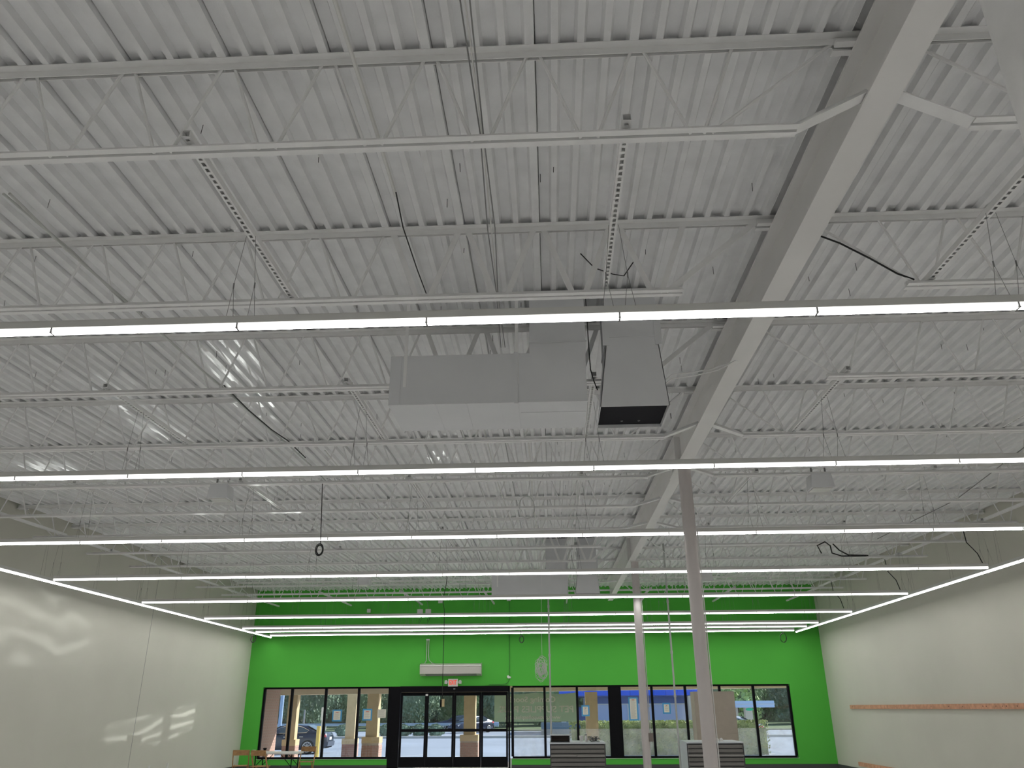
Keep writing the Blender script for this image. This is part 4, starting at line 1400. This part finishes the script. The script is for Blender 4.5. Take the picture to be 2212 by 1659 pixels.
    add('rear_window', MB().hexa([(1.26, -.58, 1.375), (1.28, -.58, 1.385), (1.28, .58, 1.385), (1.26, .58, 1.375), (1.86, -.64, 1.08), (1.88, -.64, 1.09), (1.88, .64, 1.09), (1.86, .64, 1.08)]), M['carglass'], False)
    return c
car(-13.45, 43.0, LOT, 0.0, M['carblue'], 'dark navy sedan parked outside the left windows').scale = (.93, .93, .95)
car(9.3, 49.5, LOT, 0.0, M['carsilver'], 'silver sedan whose roof shows above the hedge').scale = (1.05, 1.05, 1.12)
car(-10.2, 90, LOT, .2, M['carblue'], 'most distant dark blue car, left of the column seen through the doors')
car(-7.6, 79, LOT, .9, M['carblue'], 'dark car at the far edge of the lot, behind the column seen through the doors')

# bollard and sign posts
def simple_post(name, x, y, z0, z1, r, m, label, cat, extra=None):
    t = thing(name, label, cat, (x, y, z0))
    MB().tube([(x, y, z0), (x, y, z1)], r, 12).build('pole', m, t, smooth=True)
    if extra: extra(t)
simple_post('bollard', -10.48, 38.0, LOT, -.68, .09, M['yellow'], 'yellow bollard in front of the sedan tail', 'bollard')
simple_post('sign_post', -10.50, 38.5, LOT, -.40, .025, M['galv'], 'thin post with a white panel behind the yellow bollard', 'sign',
            lambda t: MB().box(-10.55, -10.46, 38.46, 38.48, -.42, .10).build('sign_panel', M['white'], t))
simple_post('lamp_post', -20.0, 62.0, LOT, 5.5, .14, mat('pole_blue_grey', (.35, .48, .68), .4), 'blue-grey lamp post left of the first tan column', 'lamp post')
simple_post('sign_post', -20.6, 70.0, LOT, .0, .07, M['clip'], 'slim grey post in front of the far trees', 'post')

# road side: guardrail, verge, shrubs
tag(MB().box(-120, 120, 84, 160, LOT, LOT + .10).build('verge', M['grass']), kind='structure')
tag(MB().box(-120, 60, 64.0, 64.4, LOT, LOT + .16).build('far_kerb', M['kerb']), kind='structure')
gr = thing('guardrail', 'long pale metal guardrail in front of the far trees', 'guardrail', (-14, 85, LOT))
MB().prism_x([(84.95, -1.55), (84.90, -1.50), (84.95, -1.42), (84.90, -1.34), (84.95, -1.28), (84.98, -1.28), (84.98, -1.55)], -60, -5.5).build('rail', M['guard'], gr)
MB().prism_x([(84.85, -1.66), (84.78, -1.55), (84.85, -1.3), (84.98, -1.2), (84.98, -1.66)], -7.5, -5.4).build('rail_end', M['guard'], gr)
gpm = MB().box(-.06, .06, -.08, .08, 0, .62).mesh('guard_post', M['walk'])
for i in range(17):
    inst('rail_post', gpm, (-58 + i * 3.2, 85.1, LOT + .08), gr)
def leaf_mesh(name, n, rx, ry, rz, size, m, seed, flat=.0, boxy=False):
    rr = random.Random(seed)
    mb = MB()
    for _ in range(n):
        if boxy:
            fx, fy, fz = rr.uniform(-1, 1), rr.uniform(-1, 1), rr.uniform(0, 1)
            ax = rr.randint(0, 2)
            if ax == 0: fz = 1 + rr.uniform(-.05, .06)
            elif ax == 1: fy = -1 + rr.uniform(-.08, .08)
            c = Vector((fx * rx, fy * ry, fz * rz))
        else:
            d = Vector((rr.gauss(0, 1), rr.gauss(0, 1), rr.gauss(0, 1))).normalized()
            q = rr.uniform(.72, 1.04) * (1 + .18 * math.sin(d.x * 5 + seed) * math.cos(d.z * 6 + seed * 2))
            c = Vector((d.x * rx * q, d.y * ry * q, d.z * rz * q))
        s = size * rr.uniform(.6, 1.3)
        a = Vector((rr.gauss(0, 1), rr.gauss(0, 1), rr.gauss(0, 1))).normalized()
        b = a.orthogonal().normalized()
        e = a.cross(b)
        p = [c + b * s, c + e * s * .6, c - b * s, c - e * s * .6]
        mb.poly(p, [(0, 1, 2, 3)])
    return mb
def core(mb, rx, ry, rz, k=.78):
    n, m_ = 14, 9
    base = len(mb.v)
    for i in range(m_ + 1):
        t = math.pi * i / m_
        for j in range(n):
            a = 2 * math.pi * j / n
            q = k * (1 + .08 * math.sin(3 * a + i))
            mb.v.append((rx * q * math.sin(t) * math.cos(a), ry * q * math.sin(t) * math.sin(a), rz * q * math.cos(t)))
    for i in range(m_):
        for j in range(n):
            mb.f.append([base + i * n + j, base + i * n + (j + 1) % n, base + (i + 1) * n + (j + 1) % n, base + (i + 1) * n + j])
            mb.m.append(0)
    return mb
crowns = [core(leaf_mesh('crown', 5500, 1, 1, 1, .045, M['leafdk'], 3 + i), 1, 1, 1).mesh('crown', M[('leafdk', 'leafmid', 'leafdk')[i]]) for i in range(3)]
crownlt = leaf_mesh('crown', 900, 1, 1, 1, .11, M['leaflt'], 21).mesh('crown', M['leaflt'])
trunkm = MB().tube([(0, 0, 0), (.02, 0, .5), (0, .02, 1)], .07, 8, r2=.04).mesh('trunk', M['bark'], smooth=True)
def tree(i, x, y, rx, rz, me, label, group='trees beyond the parking lot'):
    t = thing('tree', label, 'tree', (x, y, LOT), group)
    h = rz * 1.15
    tk = inst('trunk', trunkm, (x, y, LOT), t)
    tk.scale = (rx * .9, rx * .9, h)
    c_ = inst('crown', me, (x, y, LOT + .1 + rz), t)
    c_.scale = (rx, rx * .8, rz)
    c_.rotation_euler.z = i * 1.3
rr = random.Random(4)
TX = [-44, -38, -33, -28, -23.5, -19.5, -15.5, -12, -8.5, -5, -1.5, 2.5]
for i, tx in enumerate(TX):
    tree(i, tx, 96 + 7.5 * (i % 3), rr.uniform(3.3, 3.7), rr.uniform(4.2, 5.2), crowns[i % 3],
         'dark leafy tree beyond the guardrail, %s from the left' % nth(i, 12, 'leftmost', 'rightmost'))
TX2 = [7, 13, 19, 25, 31, 38]
for i, tx in enumerate(TX2):
    tree(i + 3, tx, 107 + 8 * (i % 2), 4.2, rr.uniform(5.2, 6.0), crowns[(i + 1) % 3],
         'dark tree behind the blue-roofed buildings, %s from the left' % nth(i, 6, 'leftmost', 'rightmost'))
for i, tx in enumerate((-48, -38, -28, -18, -8, 2, 12, 22, 32, 42)):
    tree(i + 5, tx, 132, 6.6, 7.0, crowns[(i + 2) % 3], 'tall tree in the back row of the woods, %s from the left' % nth(i, 10, 'leftmost', 'rightmost'), 'back row of the woods')
tree(9, 16.6, 77.5, 2.1, 1.9, crownlt, 'bright yellow-green tree above the pale carport', None)
shm = core(leaf_mesh('shrub', 500, .62, .5, .5, .10, M['leafdk'], 31), .62, .5, .5, .85).mesh('foliage', M['leafdk'])
for i, xx in enumerate((-16.5, -13.1, -11.8, -10.5, -9.2)):
    s = bpy.data.objects.new('shrub', shm)
    COL.objects.link(s)
    s.location = (xx, 67, LOT + .45 + H)
    ORG[s.name] = (xx, 67, LOT + .45)
    tag(s, 'small clipped dark shrub on the far kerb, %s from the left' % nth(i, 5, 'leftmost', 'rightmost'), 'shrub', 'clipped shrubs on the far kerb')
# hedge
hd = thing('hedge', 'long clipped green hedge outside the right windows', 'hedge', (5.5, 41, LOT))
hm = leaf_mesh('hedge', 9000, 4.6, .6, 1.38, .055, M['leafhedge'], 41, boxy=True)
o = inst('hedge_leaves', hm.mesh('hedge_leaves', M['leafhedge']), (5.35, 41.0, LOT), hd)
o['kind'] = 'stuff'
hb = MB()
N = 20
for i in range(N):
    a0, a1 = .85 + i * .45, .85 + (i + 1) * .45
    tz = 1.35 + .04 * math.sin(i * 1.7)
    if i in (0, N - 1): tz -= .25
    hb.box(a0, a1, 40.48, 41.5, LOT, LOT + tz)
hb.build('hedge_core', M['leafhedge'], hd)

# ------------------------------------------------------------------ buildings across the lot
bb_ = thing('restaurant_building', 'low pale blue building with a bright blue fascia across the lot', 'building', (7, 76, LOT))
MB().box(3.0, 12.6, 75, 84, LOT, .95).build('wall', M['lav'], bb_)
MB().box(0.6, 12.7, 73.6, 84, .92, 1.05).build('soffit', M['bluedk'], bb_)
MB().box(3.0, 12.6, 74.9, 75.0, .35, .92).build('upper_band', M['bluedk'], bb_)
MB().box(3.0, 12.6, 74.85, 74.95, .27, .35).build('trim_line', M['white'], bb_)
for i in range(12):
    a = .55 + i * 1.02
    MB().box(a, a + 1.0, 73.4, 73.6, 1.0, 1.62).build('fascia_panel', M['blue'], bb_)
MB().box(.5, 12.8, 73.35, 84, 1.62, 1.74).build('roof_edge', M['cream'], bb_)
MB().box(11.6, 12.8, 73.5, 74.2, LOT, .95).build('corner_pillar', M['cream'], bb_)
MB().box(.7, 1.1, 73.5, 74.0, LOT, .95).build('corner_pillar', M['white'], bb_)
MB().box(1.3, 3.0, 76, 84, LOT, .1).build('side_wall', M['bluedk'], bb_)
MB().box(6.5, 6.9, 74.9, 75, LOT, .27).build('wall_strip', M['white'], bb_)
cp_ = thing('carport', 'pale blue flat carport roof on posts, right windows', 'carport', (15, 72, LOT))
MB().box(12.9, 18.2, 71, 75, -.02, .50).build('roof_slab', M['paleblue'], cp_)
for xx in (13.6, 15.2, 16.4):
    MB().box(xx - .3, xx + .3, 72.5, 73.1, LOT, -.02).build('post', M['cream'], cp_)
MB().box(12.85, 18.25, 70.95, 71, .22, .26).build('roof_line', M['white'], cp_)
for nm, xx, m, lb in (('hanging_sign', 13.15, M['red'], 'small red oval sign under the pale carport roof'), ('hanging_sign', 16.15, M['signgreen'], 'small green oval sign under the pale carport roof')):
    mb = MB().prism_y([(xx + .30 * math.cos(a), -.15 + .12 * math.sin(a)) for a in [i * math.pi / 8 for i in range(16)]], 71.1, 71.2)
    tag(mb.build(nm, m, at=(xx, 71.15, -.14)), lb, 'sign')
mb = MB().box(-130, 110, 139, 140, LOT, 4.5)
tag(mb.build('far_woods', M['leafdk']), kind='structure')
mb = MB().box(14.0, 14.6, 60, 60.6, LOT, LOT + .75)
tag(mb.build('utility_box', M['yellow'], at=(14.3, 60.3, LOT)), 'small yellow utility box at the edge of the right lot', 'box')
mb = MB().box(-1.0, 1.3, 70, 71, LOT, LOT + .95)
tag(mb.build('dark_bin', mat('bin_grey', (.16, .22, .26), .6), at=(.1, 70.5, LOT)), 'dark grey container beyond the lot under the banner', 'container')
